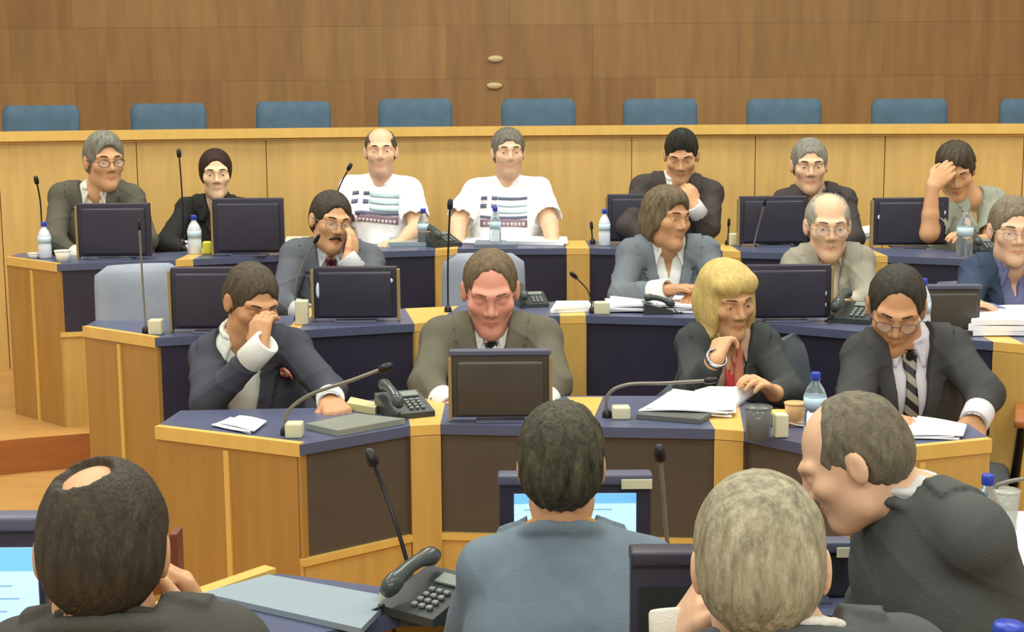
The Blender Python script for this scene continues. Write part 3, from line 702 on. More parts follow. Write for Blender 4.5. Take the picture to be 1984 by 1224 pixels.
def head_ops(c, R, s, look_down=False, open_eye=True, nose=1.0, jaw=1.0, cheeks=1.0, ears=True):
    T = lambda v: c+R @ (A(v)*s)
    E = lambda p, r, k, RR=None: ('+', Ell(T(p), A(r)*s, R if RR is None else R @ RR), k*s)
    K = lambda a, ra, b, rb, k: ('+', Cone(T(a), ra*s, T(b), rb*s), k*s)
    ops = [E((0, .016, .036), (.0745, .092, .082), .01), E((0, -.022, -.028), (.060 if jaw >= .95 else .054, .070, .082), .03),
           K((-.036*jaw, -.012, -.074), .026, (0, -.062, -.092), .022, .03), K((.036*jaw, -.012, -.074), .026, (0, -.062, -.092), .022, .03),
           E((0, -.074, -.094), (.020, .016, .017), .02),
           E((-.043, -.062, -.014), (.020*cheeks, .020, .018), .025), E((.043, -.062, -.014), (.020*cheeks, .020, .018), .025),
           K((-.046, -.068, .030), .010, (-.012, -.086, .027), .011, .016), K((.046, -.068, .030), .010, (.012, -.086, .027), .011, .016)]
    for x in (-.031, .031): ops.append(('-', Ell(T((x, -.098, .008)), A((.017, .020, .012))*s, R), .014*s))
    for x in (-.031, .031):
        ops.append(E((x, -.073, .007), (.0145, .0132, .0125), .006))
        if open_eye and not look_down:
            ops.append(('-', Ell(T((x, -.090, .0060)), A((.0100, .008, .0026))*s, R), .001))
    ops += [K((0, -.084, .018), .008, (0, -.106*nose, -.020), .0105, .012), E((-.0125, -.094, -.026), (.0085, .011, .0075), .006), E((.0125, -.094, -.026), (.0085, .011, .0075), .006),
            K((-.019, -.080, -.056), .0045, (0, -.0885, -.0535), .0062, .006), K((.019, -.080, -.056), .0045, (0, -.0885, -.0535), .0062, .006),
            K((-.016, -.081, -.062), .0045, (0, -.087, -.064), .0070, .006), K((.016, -.081, -.062), .0045, (0, -.087, -.064), .0070, .006),
            ('-', Cone(T((-.018, -.0885, -.0588)), .0016*s, T((.018, -.0885, -.0588)), .0016*s), .002)]
    for x in ((-1, 1) if ears else ()):
        RR = A(rot(math.radians(-12), 0, math.radians(-15*x)))
        ops.append(E((x*.078, .014, -.002), (.0085, .019, .032), .006, RR))
        ops.append(('-', Ell(T((x*.088, .006, .004)), A((.006, .010, .017))*s, R @ RR), .004))
    return ops

def hair_ops(c, R, s, style):
    T = lambda v: c+R @ (A(v)*s)
    P = lambda p, r, k=.012: ('+', Ell(T(p), A(r)*s, R), k*s)
    M_ = lambda p, r, k=.008: ('-', Ell(T(p), A(r)*s, R), k*s)
    th = style.get('t', .009); hl = style.get('line', 0.0)
    ops = [P((0, .020, .036), (.0745+th*.8, .092+th, .083+th)), P((0, .050, -.010), (.066+th*.6, .058+th, .062+th*.6), .03)]
    if style.get('top'): ops.append(P((0, -.010, .075+style['top']*.4), (.058, .070, .040+style['top']), .03))
    if style.get('quiff'): ops.append(P((0, -.035, .115), (.022, .030, .035), .035))
    if style.get('long'):
        L = style['long']
        ops += [P((-.070, .012, -.02-L*.4), (.022, .050, .055+L*.5), .03), P((.070, .012, -.02-L*.4), (.022, .050, .055+L*.5), .03), P((0, .06, -.02-L*.4), (.072, .045, .06+L*.5), .03)]
    if style.get('bob'):
        ops += [P((-.064, -.004, -.034), (.030, .056, .080), .03), P((.064, -.002, -.036), (.029, .056, .080), .03), P((0, .05, -.02), (.086, .064, .085), .04), P((0, .0, .070), (.080, .088, .054), .03),
                P((-.030, -.062, .074), (.046, .032, .028), .02), P((.046, -.052, .072), (.030, .030, .030), .02), P((-.074, -.02, -.095), (.020, .034, .022), .02), P((.074, -.02, -.095), (.020, .034, .022), .02)]
    if style.get('bun'): ops.append(P((0, .115, .03), (.04, .035, .04), .01))
    # face opening
    if not style.get('bob'):
        ops.append(M_((0, -.112, -.035+hl), (.073, .086, .110), .010))
        ops.append(M_((0, -.050, -.095), (.12, .058, .070), .012))
        for x in (-1, 1):
            if not style.get('ears'): ops.append(M_((x*.092, .012, -.006), (.030, .026, .038), .006))
        if not style.get('long'): ops.append(M_((0, .05, -.125-style.get('nape', 0)), (.12, .12, .050), .012))
    else:
        ops.append(M_((0.014, -.115, -.045), (.050, .076, .108), .010))
    if style.get('temple'):
        for x in (-1, 1): ops.append(M_((x*.045, -.080, .085), (.030, .055, .040), .008))
    if 'bald' in style:
        bx, by, bz, br = style['bald']; ops.append(M_((bx, by, bz), br, .006))
    if 'part' in style:
        ops.append(('-', Cone(T((style['part'], -.09, .10)), .004*s, T((style['part']*.8, .02, .128)), .004*s), .004))
    amp = style.get('amp', .0022)*s; fr = style.get('freq', 150)/s
    Rt = R.T
    def nz(Pg, G):
        m = G < .03
        x = Pg[0]-c[0]; y = Pg[1]-c[1]; z = Pg[2]-c[2]
        lx = x*Rt[0, 0]+y*Rt[0, 1]+z*Rt[0, 2]; ly = x*Rt[1, 0]+y*Rt[1, 1]+z*Rt[1, 2]; lz = x*Rt[2, 0]+y*Rt[2, 1]+z*Rt[2, 2]
        a = np.arctan2(lx, ly-.025*s); rr_ = np.sqrt(lx*lx+(ly-.025*s)**2)/(.05*s); w_ = np.clip(rr_, 0, 1)
        v = w_*(np.sin(a*15+1.6*np.sin(lz*fr*.25+lx*30/s))*.5+np.sin(a*34+2.2*np.sin(lz*fr*.16))*.35)+np.sin(lz*fr*.55+np.sin(a*9)*2)*.22
        return G+np.where(m, v*amp, 0)
    ops.append(('f', nz))
    return ops

def person(label, Y, head, yaw=0, pitch=0, roll=0, sh=None, el=None, wr=None, hands=(None, None), zf=.3, skin='warm', hair=None, hair_c=(70, 60, 50), hair_c2=None,
           outer='jacket', oc=(80, 80, 80), sc=(220, 218, 210), tie=None, glasses=False, brow_c=(60, 48, 40), hs=1.0, down=False, back=False, vdepth=.26, vw=.05,
           belly=0.0, pelvis=None, jaw=1.0, nose=1.0, cuffs=(1, 1), face='', h=.0052, group=None, build=1.0, neck_r=.054, sleeve='long', watch=None, legs=True, moustache=None,
           opencollar=False, tie_px=None, cheeks=1.0, necktop=None, folds=1.0, shirt_v=True, cuff_len=.02, trunk_fwd=0.0, neckpx=None, collar_open=0):
    HS = hs; c = A(atY(head[0], head[1], Y)); R = head_mat(yaw, pitch, roll)
    g = lambda t: A(atY(t[0], t[1], Y+(t[2] if len(t) > 2 else 0)))
    S = [g(sh[0]), g(sh[1])]; Wp = [g(w) if w else None for w in wr]
    mid_ = (S[0]+S[1])/2; S = [mid_+(q-mid_)*(1.14 if not back else 1.05) for q in S]
    E_ = []
    for i, e in enumerate(el):
        p_ = g(e)
        if not back:
            lat = math.hypot(p_[0]-S[i][0], p_[2]-S[i][2]); need = math.sqrt(max(0, .275**2-lat**2))
            dy = min(e[2] if len(e) > 2 else 0, -min(need, .15)); p_ = A(atY(e[0], e[1], Y+dy))
        E_.append(p_)
    sgn = -1 if back else 1
    nb = (S[0]+S[1])/2+A((0, .02*sgn, .035*build))
    if neckpx: nb = g(neckpx)
    pv = A((nb[0], nb[1]+sgn*(.10+trunk_fwd), zf+.55)) if pelvis is None else g(pelvis)
    side = nrm(S[1]-S[0])*sgn; up = nrm(nb-pv); side = nrm(side-up*(side @ up)); fwd = np.cross(side, up)
    r = empty('person', (pv[0], pv[1], zf), label, 'person', group, local=False)
    sb = build
    def trunk(e, k=.05):
        L = np.linalg.norm(nb-pv); o = []; hw = np.linalg.norm(S[1]-S[0])/2
        for q in (-1, 1):
            o.append(('+', Cone(pv+side*q*.070*sb, (.108+e)*sb, nb-up*.17+side*q*hw*.42, (.094+e)*sb), k))
            o.append(('+', Cone(nb-up*.17+side*q*hw*.42+fwd*.012, (.092+e)*sb, nb-up*.085+side*q*hw*.44-fwd*.005, (.064+e)*sb), k))
        o.append(('+', Cone(pv+fwd*(.02+belly), (.105+e+belly*.4)*sb, nb-up*.16+fwd*.01, (.094+e)*sb), k))
        for q, s_ in ((0, S[0]), (1, S[1])):
            o.append(('+', Cone(nb-up*.045-fwd*.01, (.048+e)*sb, s_-up*.005, (.044+e)*sb), .03))
            o.append(('+', Cone(nb+up*.012-fwd*.008, .026+e*.7, s_+up*.018-side*.0, (.024+e)), .045))
        return o
    # ---- body: head, neck, chest, arms and hands in one skin
    ops = trunk(-.012)
    ops += head_ops(c, R, HS, look_down=down, nose=nose, jaw=jaw, cheeks=cheeks, ears=not (hair or {}).get('ears'))
    T = lambda v: c+R @ (A(v)*HS)
    nr = neck_r
    ops += [('+', Cone(T((0, .028, -.045)), nr*1.0*HS, nb-up*.01, nr*.99), .022), ('+', Cone(T((0, .005, -.075)), nr*.75*HS, nb+fwd*.012-up*.01, nr*.84), .022)]
    arms = []
    for i in (0, 1):
        if E_[i] is None: continue
        a, b_, w = S[i], E_[i], Wp[i]
        ops += [('+', Cone(a, .050*sb, b_, .040), .03), ('+', Cone(b_, .041, b_+(w-b_)*.4, .038), .02), ('+', Cone(b_+(w-b_)*.4, .038, w, .0265), .01)]
        if hands[i]:
            hd = hands[i]; tgt = g(hd['to']) if 'to' in hd else None
            d = nrm(tgt-w) if tgt is not None else nrm(w-b_)
            ops += hand_ops(w, d, hd.get('n', (0, 0, -1)), hd.get('side', 1), hd.get('curl', 25), hd.get('s', 1.0), hd.get('spread', 0), hd.get('thumb', 1))
    V, Q = field_mesh(ops, h)
    me = np_mesh('body', V, Q); sk = skin_mat(skin)
    lip = mat('lips_'+skin, tuple(int(v*f) for v, f in zip(SKINS[skin], (.93, .82, .80))), .45)
    body = link('body', me, [sk, lip], r)
    cen = V[Q].mean(1); l = (cen-c) @ R/HS
    mi = np.zeros(len(Q), np.int32)
    mi[((l[:, 0]/.024)**2+((l[:, 2]+.0588)/.0082)**2 < 1) & (l[:, 1] < -.074)] = 1
    if moustache or face == 'stubble':
        st = mat('stubble_'+skin, tuple(int(v*.91) for v in SKINS[skin]), .6); me.materials.append(st)
        if face == 'stubble':
            mk = (l[:, 2] < -.035) & (l[:, 1] < -.0) & (l[:, 2] > -.125) & (mi == 0) & (abs(l[:, 0]) < .075) & ~((abs(l[:, 0]) < .03) & (l[:, 2] > -.043))
            mi[mk] = 2
    me.polygons.foreach_set('material_index', mi)
    # ---- eyes, brows
    if not back:
        for x in (-.031, .031):
            b = MB(); p = Vector(T((x, -.0735, .0068))); Mx = Matrix(R.tolist()) @ Matrix.Rotation(math.radians(90), 3, 'X')
            prof = [(.0002, -.0118)]+[(.0118*math.sin(math.pi*k/10), -.0118*math.cos(math.pi*k/10)) for k in range(1, 10)]+[(.0002, .0118)]
            b.lathe([(q*HS, z*HS) for q, z in prof], p, 16, M=Mx)
            o = b.obj('eye', [M_EYEW, M_EYED], r, True)
            f = Vector(R @ A((0, -1, 0)))
            for pl in o.data.polygons:
                if (pl.center-p).normalized().dot(f) > .92: pl.material_index = 1
        for x in (-1, 1):
            b = MB(); b.tube([T((x*.014, -.0960, .0315)), T((x*.026, -.0940, .0350)), T((x*.039, -.0840, .0345)), T((x*.047, -.0755, .030))], .003*HS, 8, rr=[.0020*HS, .0028*HS, .0023*HS, .0012*HS])
            b.obj('eyebrow', hair_mat(brow_c), r, True)
    if moustache:
        b = MB(); b.tube([T((-.027, -.082, -.057)), T((-.014, -.0935, -.049)), T((0, -.0975, -.0455)), T((.014, -.0935, -.049)), T((.027, -.082, -.057))], .005*HS, 10, rr=[q*HS for q in (.0025, .0058, .0050, .0058, .0025)])
        b.obj('moustache', hair_mat(moustache), r, True)
    # ---- hair
    if hair is not None:
        V, Q = field_mesh(hair_ops(c, R, HS, hair), .0040 if Y < 3 else .0048)
        link('hair', np_mesh('hair', V, Q), hair_mat(hair_c, hair_c2), r)
    if glasses:
        gc = glasses if isinstance(glasses, tuple) else (60, 56, 54)
        b = MB(); rim = []
        for x in (-1, 1):
            ring = [T((x*.033+.023*math.cos(a)*(1 if abs(math.cos(a)) < .9 else .96), -.106+abs(.012*math.cos(a)*(1 if math.cos(a)*x > 0 else 0)), .004+.0155*math.sin(a))) for a in [2*math.pi*k/20 for k in range(21)]]
            b.tube(ring, .0014*HS, 6)
            b.tube([T((x*.055, -.094, .009)), T((x*.074, -.05, .010)), T((x*.080, .005, .010)), T((x*.080, .022, -.004))], .0015*HS, 6)
            rim.append([p_ for p_ in ring[:-1]])
        b.tube([T((-.011, -.107, .008)), T((0, -.111, .011)), T((.011, -.107, .008))], .0015*HS, 6)
        go = b.obj('spectacles', mat('spectacle_frame_%d' % gc[0], gc, .3, metal=.4), r, True)
        for ring in rim:
            b = MB(); b.bm.faces.new([b.bm.verts.new(p_) for p_ in ring])
            ext = bmesh.ops.extrude_face_region(b.bm, geom=b.bm.faces[:])
            for v in [q for q in ext['geom'] if isinstance(q, bmesh.types.BMVert)]: v.co += Vector(R @ A((0, .0012, 0)))
            b.obj('lens', M_GLASS, go)
    # ---- clothing
    hc = .0062 if Y > 3 else .005
    def wedge(w0, L, fmin=-.04):
        def fn(P, G):
            x = [P[i]-(nb[i]) for i in range(3)]
            ls = x[0]*side[0]+x[1]*side[1]+x[2]*side[2]; lu = x[0]*up[0]+x[1]*up[1]+x[2]*up[2]; lf = x[0]*fwd[0]+x[1]*fwd[1]+x[2]*fwd[2]
            d = abs(ls)-w0*np.clip(1+lu/L, -.5, 1.25)
            cut = np.maximum(np.maximum(d*.9, -(lf-fmin)), -(lu+L+.02))
            lw = np.clip(.055*(1+lu/L)+.010, 0, .060)*np.where((lu > -.075) & (lu < -.062), .78, 1); inl = (d > 0) & (d < lw) & (lf > .0) & (lu > -L) & (lu < .05)
            G2 = np.where(inl, G-.0085, G)
            return np.maximum(G2, -cut)
        return fn
    rdg = .22 if Y < 3 else 1.0
    rs = np.random.RandomState(int(abs(head[0]))); ph = rs.rand(8)*6
    def folds_fn(P, G):
        x, y, z = P
        w = np.sin(x*22+z*14+ph[0]+1.5*np.sin(z*9+ph[1]))*.5+np.sin(x*9-z*31+y*12+ph[2])*.4
        v = 1-abs(np.sin(x*13+z*19-y*11+ph[3]+1.3*np.sin(z*17+x*9+ph[4]))); v2 = 1-abs(np.sin(-x*17+z*11+y*9+ph[5]+np.sin(z*23+ph[6])))
        return G+(w*.0030-(v**4)*.0045*rdg-(v2**5)*.0038*rdg+.002)*folds
    def sleeve_ops(e, frac=1.0, wide=0):
        o = []
        for i in (0, 1):
            if E_[i] is None: continue
            a, b_, w = S[i], E_[i], Wp[i]
            if frac < .5:
                d = b_-a; e1 = a+d*.72
                o += [('+', Cone(a-up*.004, (.049+e)*sb, e1, .062+e), .018)]
                o.append(('-', Cone(e1+nrm(d)*(.060+e)*.55, .058+e, e1+nrm(d)*(.2), .07+e), .004))
            else:
                we = b_+(w-b_)*frac-nrm(w-b_)*.034
                o += [('+', Cone(a-up*.004, (.050+e)*sb, b_, .045+e), .016), ('+', Cone(b_, .045+e, we, .032+e), .018)]
        return o
    if outer in ('jacket',):
        ops = trunk(.002)+[('f', lambda P, G: G)]
        ring = [nb+(side*math.sin(a)*.062-fwd*math.cos(a)*.056)*1.0+up*(.030+.012*math.cos(a)) for a in [math.radians(d) for d in range(-150, 151, 20)]]
        if not opencollar: ring = [nb+(side*math.sin(a)*.060-fwd*math.cos(a)*.056)+up*(.024+.016*math.cos(a)) for a in [math.radians(d) for d in range(-170, 171, 17)]]
        for a_, b_ in zip(ring, ring[1:]): ops.append(('+', Cone(a_, .0075, b_, .0075), .004)); ops.append(('+', Cone(a_-up*.02, .0085, b_-up*.02, .0085), .006))
        for q in (-1, 1):
            ops.append(('+', Cone(nb+side*q*(.03 if opencollar else .016)+fwd*.054+up*.004, .008, nb+side*q*(.055 if opencollar else .042)+fwd*.078-up*.055, .006), .004))
            ops.append(('+', Cone(nb+side*q*.05+fwd*.035+up*.012, .008, nb+side*q*(.055 if opencollar else .042)+fwd*.078-up*.055, .006), .004))
        if opencollar:
            def op(P, G):
                x = [P[i]-(nb[i]) for i in range(3)]
                ls = x[0]*side[0]+x[1]*side[1]+x[2]*side[2]; lu = x[0]*up[0]+x[1]*up[1]+x[2]*up[2]; lf = x[0]*fwd[0]+x[1]*fwd[1]+x[2]*fwd[2]
                d = abs(ls)-.026*np.clip(1+lu/.11, -.5, 1.3)
                return np.maximum(G, -np.maximum(np.maximum(d*.9, -(lf+.0)), -(lu+.11)))
            ops.append(('f', op))
        V, Q = field_mesh(ops, .006)
        shirt = link('shirt', np_mesh('shirt', V, Q), cloth_mat(sc), r)
        ops = trunk(.018, .05)+[('f', wedge(vw, vdepth))]+sleeve_ops(.007)
        ring = [nb+(side*math.sin(a)*.076-fwd*math.cos(a)*.066)+up*(.004+.022*math.cos(a)) for a in [math.radians(d) for d in range(-112, 113, 16)]]
        for a_, b_ in zip(ring, ring[1:]): ops.append(('+', Cone(a_, .011, b_, .011), .012))
        ops.append(('f', folds_fn))
        V, Q = field_mesh(ops, hc)
        jk = link('jacket', np_mesh('jacket', V, Q), cloth_mat(oc), r)
    else:
        e = .012
        ops = trunk(e)
        if outer == 'tshirt':
            ring = [nb+(side*math.sin(a)*.068-fwd*math.cos(a)*.062)+up*(-.006+.020*math.cos(a)) for a in [math.radians(d) for d in range(0, 361, 15)]]
            ops.append(('f', lambda P, G: np.maximum(G, -((np.sqrt((P[0]-nb[0])**2+(P[1]-nb[1])**2)-.062)*.9))*1.0 if False else G))
            for a_, b_ in zip(ring, ring[1:]): ops.append(('+', Cone(a_, .007, b_, .007), .008))
            ops += sleeve_ops(.010, .3)
        else:
            for q in (-1, 1):
                ops.append(('+', Cone(nb+side*q*.02+fwd*.055, .010, nb+side*q*.062+fwd*.085-up*.055, .007), .006))
                ops.append(('+', Cone(nb+side*q*.055-fwd*.02+up*.025, .010, nb+side*q*.062+fwd*.085-up*.055, .007), .006))
            ring = [nb+(side*math.sin(a)*.064-fwd*math.cos(a)*.058)+up*(.02+.016*math.cos(a)) for a in [math.radians(d) for d in range(-140, 141, 17)]]
            for a_, b_ in zip(ring, ring[1:]): ops.append(('+', Cone(a_, .009, b_, .009), .006))
            if shirt_v: ops.append(('f', wedge(.030, .12)))
            ops += sleeve_ops(.006, .92 if sleeve == 'long' else .3)
        ops.append(('f', folds_fn))
        V, Q = field_mesh(ops, hc)
        jk = shirt = link({'tshirt': 't_shirt', 'shirt': 'shirt', 'top': 'blouse'}.get(outer, 'shirt'), np_mesh('shirt', V, Q), cloth_mat(oc), r)
    # cuffs
    for i in (0, 1):
        if E_[i] is None or not cuffs[i] or outer == 'tshirt': continue
        w = Wp[i]; d = nrm(w-E_[i]); cl = cuffs[i] if cuffs[i] != 1 else cuff_len
        M = Vector(d).to_track_quat('Z', 'Y').to_matrix()
        MB().lathe([(.030, -.05), (.0425, -.045), (.0405, cl-.004), (.038, cl), (.030, cl-.002)], w, 20, M=M, closed=True).obj('shirt_cuff', cloth_mat(sc), r, True)
    if watch is not None:
        w = Wp[watch]; d = nrm(w-E_[watch]); M = Vector(d).to_track_quat('Z', 'Y').to_matrix()
        MB().lathe([(.029, .006), (.033, .007), (.033, .022), (.029, .023)], w, 20, M=M, closed=True).obj('wristwatch', M_CHROME, r, True)
    # trousers and shoes (mostly hidden by the desks)
    if legs:
        ops = []; gz = zf
        for q in (-1, 1):
            hip = pv+side*q*.09-A((0, 0, .03)); f2_ = nrm(A((fwd[0], fwd[1], 0))); kn = A((hip[0], hip[1], gz+.50))+f2_*.30+side*q*.03; an = A((kn[0], kn[1], gz+.10))+f2_*.02
            ops += [('+', Cone(hip, .095, kn, .062), .04), ('+', Cone(kn, .060, an, .045), .02)]
        ops.append(('+', Cone(pv-side*.06-A((0, 0, .02)), .12, pv+side*.06-A((0, 0, .02)), .12), .05))
        V, Q = field_mesh(ops, .012)
        link('trousers', np_mesh('trousers', V, Q), cloth_mat(tuple(int(v*.7) for v in (oc if outer == 'jacket' else (60, 62, 70)))), r)
        for q in (-1, 1):
            ops = []; hip = pv+side*q*.09; f2_ = nrm(A((fwd[0], fwd[1], 0))); an = A((hip[0], hip[1], gz+.05))+f2_*.30+side*q*.03
            ops = [('+', Cone(an, .042, an+f2_*.13-A((0, 0, .012)), .036), .02)]
            ops.append(('f', lambda P, G: np.maximum(G, (gz+.004)-P[2])))
            V, Q = field_mesh(ops, .010); link('shoe', np_mesh('shoe', V, Q), M_BLACK, r)
    me_s = shirt.data
    bvs = BVHTree.FromPolygons([v.co.copy() for v in me_s.vertices], [tuple(p_.vertices) for p_ in me_s.polygons])
    bvj = bvs if jk is shirt else BVHTree.FromPolygons([v.co.copy() for v in jk.data.vertices], [tuple(p_.vertices) for p_ in jk.data.polygons])
    info = dict(root=r, shirt=bvs, jacket=bvj, nb=nb, up=up, side=side, fwd=fwd, T=T, R=R, c=c, W=Wp, E=E_, S=S)
    # arm lengths, printed for checking
    for i in (0, 1):
        if E_[i] is not None:
            print('ARM', label[:38], i, 'upper %.2f fore %.2f' % (np.linalg.norm(E_[i]-S[i]), np.linalg.norm(Wp[i]-E_[i])), 'sh %.2f' % np.linalg.norm(S[1]-S[0]), 'neck %.2f' % np.linalg.norm(c-nb))
    if tie: make_tie(info, tie)
    return info

def patch(info, name, P, m, which='shirt', off=.0035, th=.003, parent=None, mi_fn=None):
    """grid of torso points P[i][j] laid on the cloth (found along the chest's own forward axis)"""
    bv = info[which]; f = Vector(info['fwd']); b = MB(); g = []; g2 = []
    for row in P:
        a, a2 = [], []
        for p in row:
            p = Vector(p); hit = bv.ray_cast(p+f*.6, -f, 1.2)
            q = hit[0] if hit[0] is not None else p
            a.append(b.bm.verts.new(q+f*(off+th))); a2.append(b.bm.verts.new(q+f*(off-.004)))
        g.append(a); g2.append(a2)
    ni, nj = len(g), len(g[0])
    for i in range(ni-1):
        for j in range(nj-1):
            fc = b.bm.faces.new((g[i][j], g[i][j+1], g[i+1][j+1], g[i+1][j]))
            if mi_fn: fc.material_index = mi_fn(i/(ni-1), j/(nj-1))
            b.bm.faces.new((g2[i][j], g2[i+1][j], g2[i+1][j+1], g2[i][j+1]))
    for i in range(ni-1):
        for j in (0, nj-1): b.bm.faces.new((g[i][j], g[i+1][j], g2[i+1][j], g2[i][j]))
    for j in range(nj-1):
        for i in (0, ni-1): b.bm.faces.new((g[i][j], g2[i][j], g2[i][j+1], g[i][j+1]))
    return b.obj(name, m, parent or info['root'], True)
def tie_mat(a, b_, ang=38, sc=26):
    n = 'tie_%d_%d' % (a[0], b_[0])
    if n in MATS: return MATS[n]
    m = mat(n, a, .5); nt = m.node_tree; tc = nt.nodes.new('ShaderNodeTexCoord'); mp = nt.nodes.new('ShaderNodeMapping'); mp.inputs['Rotation'].default_value = (0, math.radians(ang), 0)
    w = nt.nodes.new('ShaderNodeTexWave'); w.bands_direction = 'Z'; w.inputs['Scale'].default_value = sc; rr = nt.nodes.new('ShaderNodeValToRGB'); rr.color_ramp.interpolation = 'CONSTANT'
    rr.color_ramp.elements[0].color = (*lin(a), 1); rr.color_ramp.elements[1].color = (*lin(b_), 1); rr.color_ramp.elements[1].position = .5
    nt.links.new(tc.outputs['Object'], mp.inputs['Vector']); nt.links.new(mp.outputs[0], w.inputs['Vector']); nt.links.new(w.outputs['Fac'], rr.inputs[0])
    nt.links.new(rr.outputs[0], nt.nodes['Principled BSDF'].inputs['Base Color']); return m
def make_tie(info, t):
    nb, up, side = info['nb'], info['up'], info['side']; P = []; n = 22; L = t.get('L', .34); w = t.get('w', .026)
    for i in range(n+1):
        k = i/n; ww = .015 if k > .10 else .019
        if k > .10: ww = .011+(w-.011)*min(1, (k-.10)/.6)
        P.append([nb-up*(.022+k*L)+side*(t.get('x', 0)*k+ww*q) for q in (-1, -.5, 0, .5, 1)])
    o = patch(info, 'necktie', P, tie_mat(*t['c'], t.get('ang', 38), t.get('sc', 9)), off=.006, th=.006)
    q = nb-up*.028; f = Vector(info['fwd']); hit = info['shirt'].ray_cast(Vector(q)+f*.6, -f, 1.2)
    if hit[0] is not None:
        b = MB(); b.tube([hit[0]+f*.006+Vector(up)*.016, hit[0]+f*.012, hit[0]+f*.006-Vector(up)*.02], .014, 10, rr=[.017, .016, .010]); b.obj('tie_knot', mat('tie_knot_%d' % t['c'][0][0], t['c'][0], .5), info['root'], True)
WT = (250, 252, 250)
def hd(*a, **k): return dict(to=a, **k)
DN = (0, 0, -1)
# ---- rear row
p3 = person('bald man in a white t-shirt with a printed striped flag', 7.1, (738, 296), yaw=4, pitch=-2, sh=((688, 366), (786, 368)), el=((658, 440, -.02), (808, 440, -.02)),
       wr=((690, 478, -.30), (776, 470, -.30)), hands=(hd(715, 482, -.36, n=DN, side=-1), hd(757, 472, -.36, n=DN, side=1)), zf=FL4, skin='fair', hair=dict(t=.004, bald=(0, -.045, .125, (.070, .100, .085)), line=.03), hair_c=(96, 86, 76),
       outer='tshirt', oc=WT, trunk_fwd=-.07, belly=.06, brow_c=(96, 78, 64), face='stubble', build=1.08, h=.006)
p4 = person('grey-haired man in a white t-shirt with a printed striped flag', 7.1, (985, 297), yaw=6, pitch=0, sh=((928, 372), (1036, 370)), el=((886, 434, -.02), (1066, 436, -.02)),
       wr=((886, 474, -.28), (1072, 468, -.28)), hands=(hd(895, 490, -.34, n=DN, side=-1), hd(1062, 478, -.34, n=DN, side=1)), zf=FL4, skin='fair', hair=dict(t=.010, line=.0, quiff=0), hair_c=(128, 124, 110), hair_c2=(84, 80, 70),
       outer='tshirt', oc=WT, trunk_fwd=-.07, belly=.06, brow_c=(90, 76, 62), face='stubble', build=1.10, h=.006)
p1 = person('grey-haired man with glasses, olive jacket and open white collar, leftmost of the rear row', 6.6, (203, 314), yaw=32, pitch=4, sh=((128, 382), (246, 384)), el=((106, 466, .0), (284, 466, .0)),
       wr=((150, 500, -.16), (240, 498, -.16)), hands=(hd(176, 500, -.2, n=DN, side=-1), hd(215, 498, -.2, n=DN, side=1)), zf=FL4, skin='warm', hair=dict(t=.012, top=.012, line=.012), hair_c=(140, 140, 124), hair_c2=(92, 90, 78),
       oc=(92, 90, 76), sc=(222, 220, 204), glasses=True, opencollar=True, vdepth=.24, vw=.060, hs=1.05, h=.006)
p2 = person('woman with dark pulled-back hair and a black top behind a monitor', 6.8, (418, 338), yaw=14, pitch=4, sh=((368, 406), (466, 408)), el=((322, 474, -.04), (490, 480, 0)),
       wr=((372, 488, -.2), (450, 496, -.2)), hands=(hd(398, 488, -.25, n=DN, side=-1), hd(430, 498, -.26, n=DN, side=1)), zf=FL4, skin='pale', hair=dict(t=.008, line=.014, bun=1, amp=.0008, ears=1), hair_c=(60, 32, 22), hair_c2=(34, 18, 14),
       outer='top', oc=(44, 44, 42), hs=.96, build=.90, neck_r=.043, jaw=.80, h=.006, cuffs=(0, 0), brow_c=(70, 48, 36), shirt_v=True)
p5 = person('man with dark spiky hair in a charcoal suit, hand at his chin', 6.85, (1320, 303), yaw=-8, pitch=20, sh=((1254, 366), (1370, 376)), el=((1214, 440, -.02), (1372, 440, -.10)),
       wr=((1270, 478, -.22), (1346, 402, -.20)), hands=(hd(1300, 480, -.28, n=DN, side=-1), hd(1326, 352, -.18, n=(-.3, .6, 0), side=1, curl=70, s=.95)), zf=FL4, skin='warm', hair=dict(t=.007, top=.014, quiff=1), hair_c=(50, 50, 38), hair_c2=(26, 26, 20),
       oc=(70, 64, 60), sc=(226, 226, 222), opencollar=True, build=1.02, down=True, brow_c=(46, 36, 30), h=.006, neckpx=(1312, 350, .02))
p6 = person('clean-shaven man with a grey side parting and dark brown jacket, rear row', 6.8, (1568, 322), yaw=-6, pitch=6, roll=0, sh=((1528, 392), (1628, 390)), el=((1496, 468, 0), (1654, 462, 0)),
       wr=((1540, 496, -.12), (1620, 492, -.12)), hands=(hd(1560, 496, -.18, n=DN, side=-1), hd(1600, 492, -.18, n=DN, side=1)), zf=FL4, skin='fair', hair=dict(t=.009, line=.008, part=-.03), hair_c=(150, 148, 134), hair_c2=(104, 100, 88),
       oc=(70, 64, 62), sc=(120, 118, 116), opencollar=True, h=.006, vw=.045, neckpx=(1576, 370, .02), build=.98, hs=1.04)
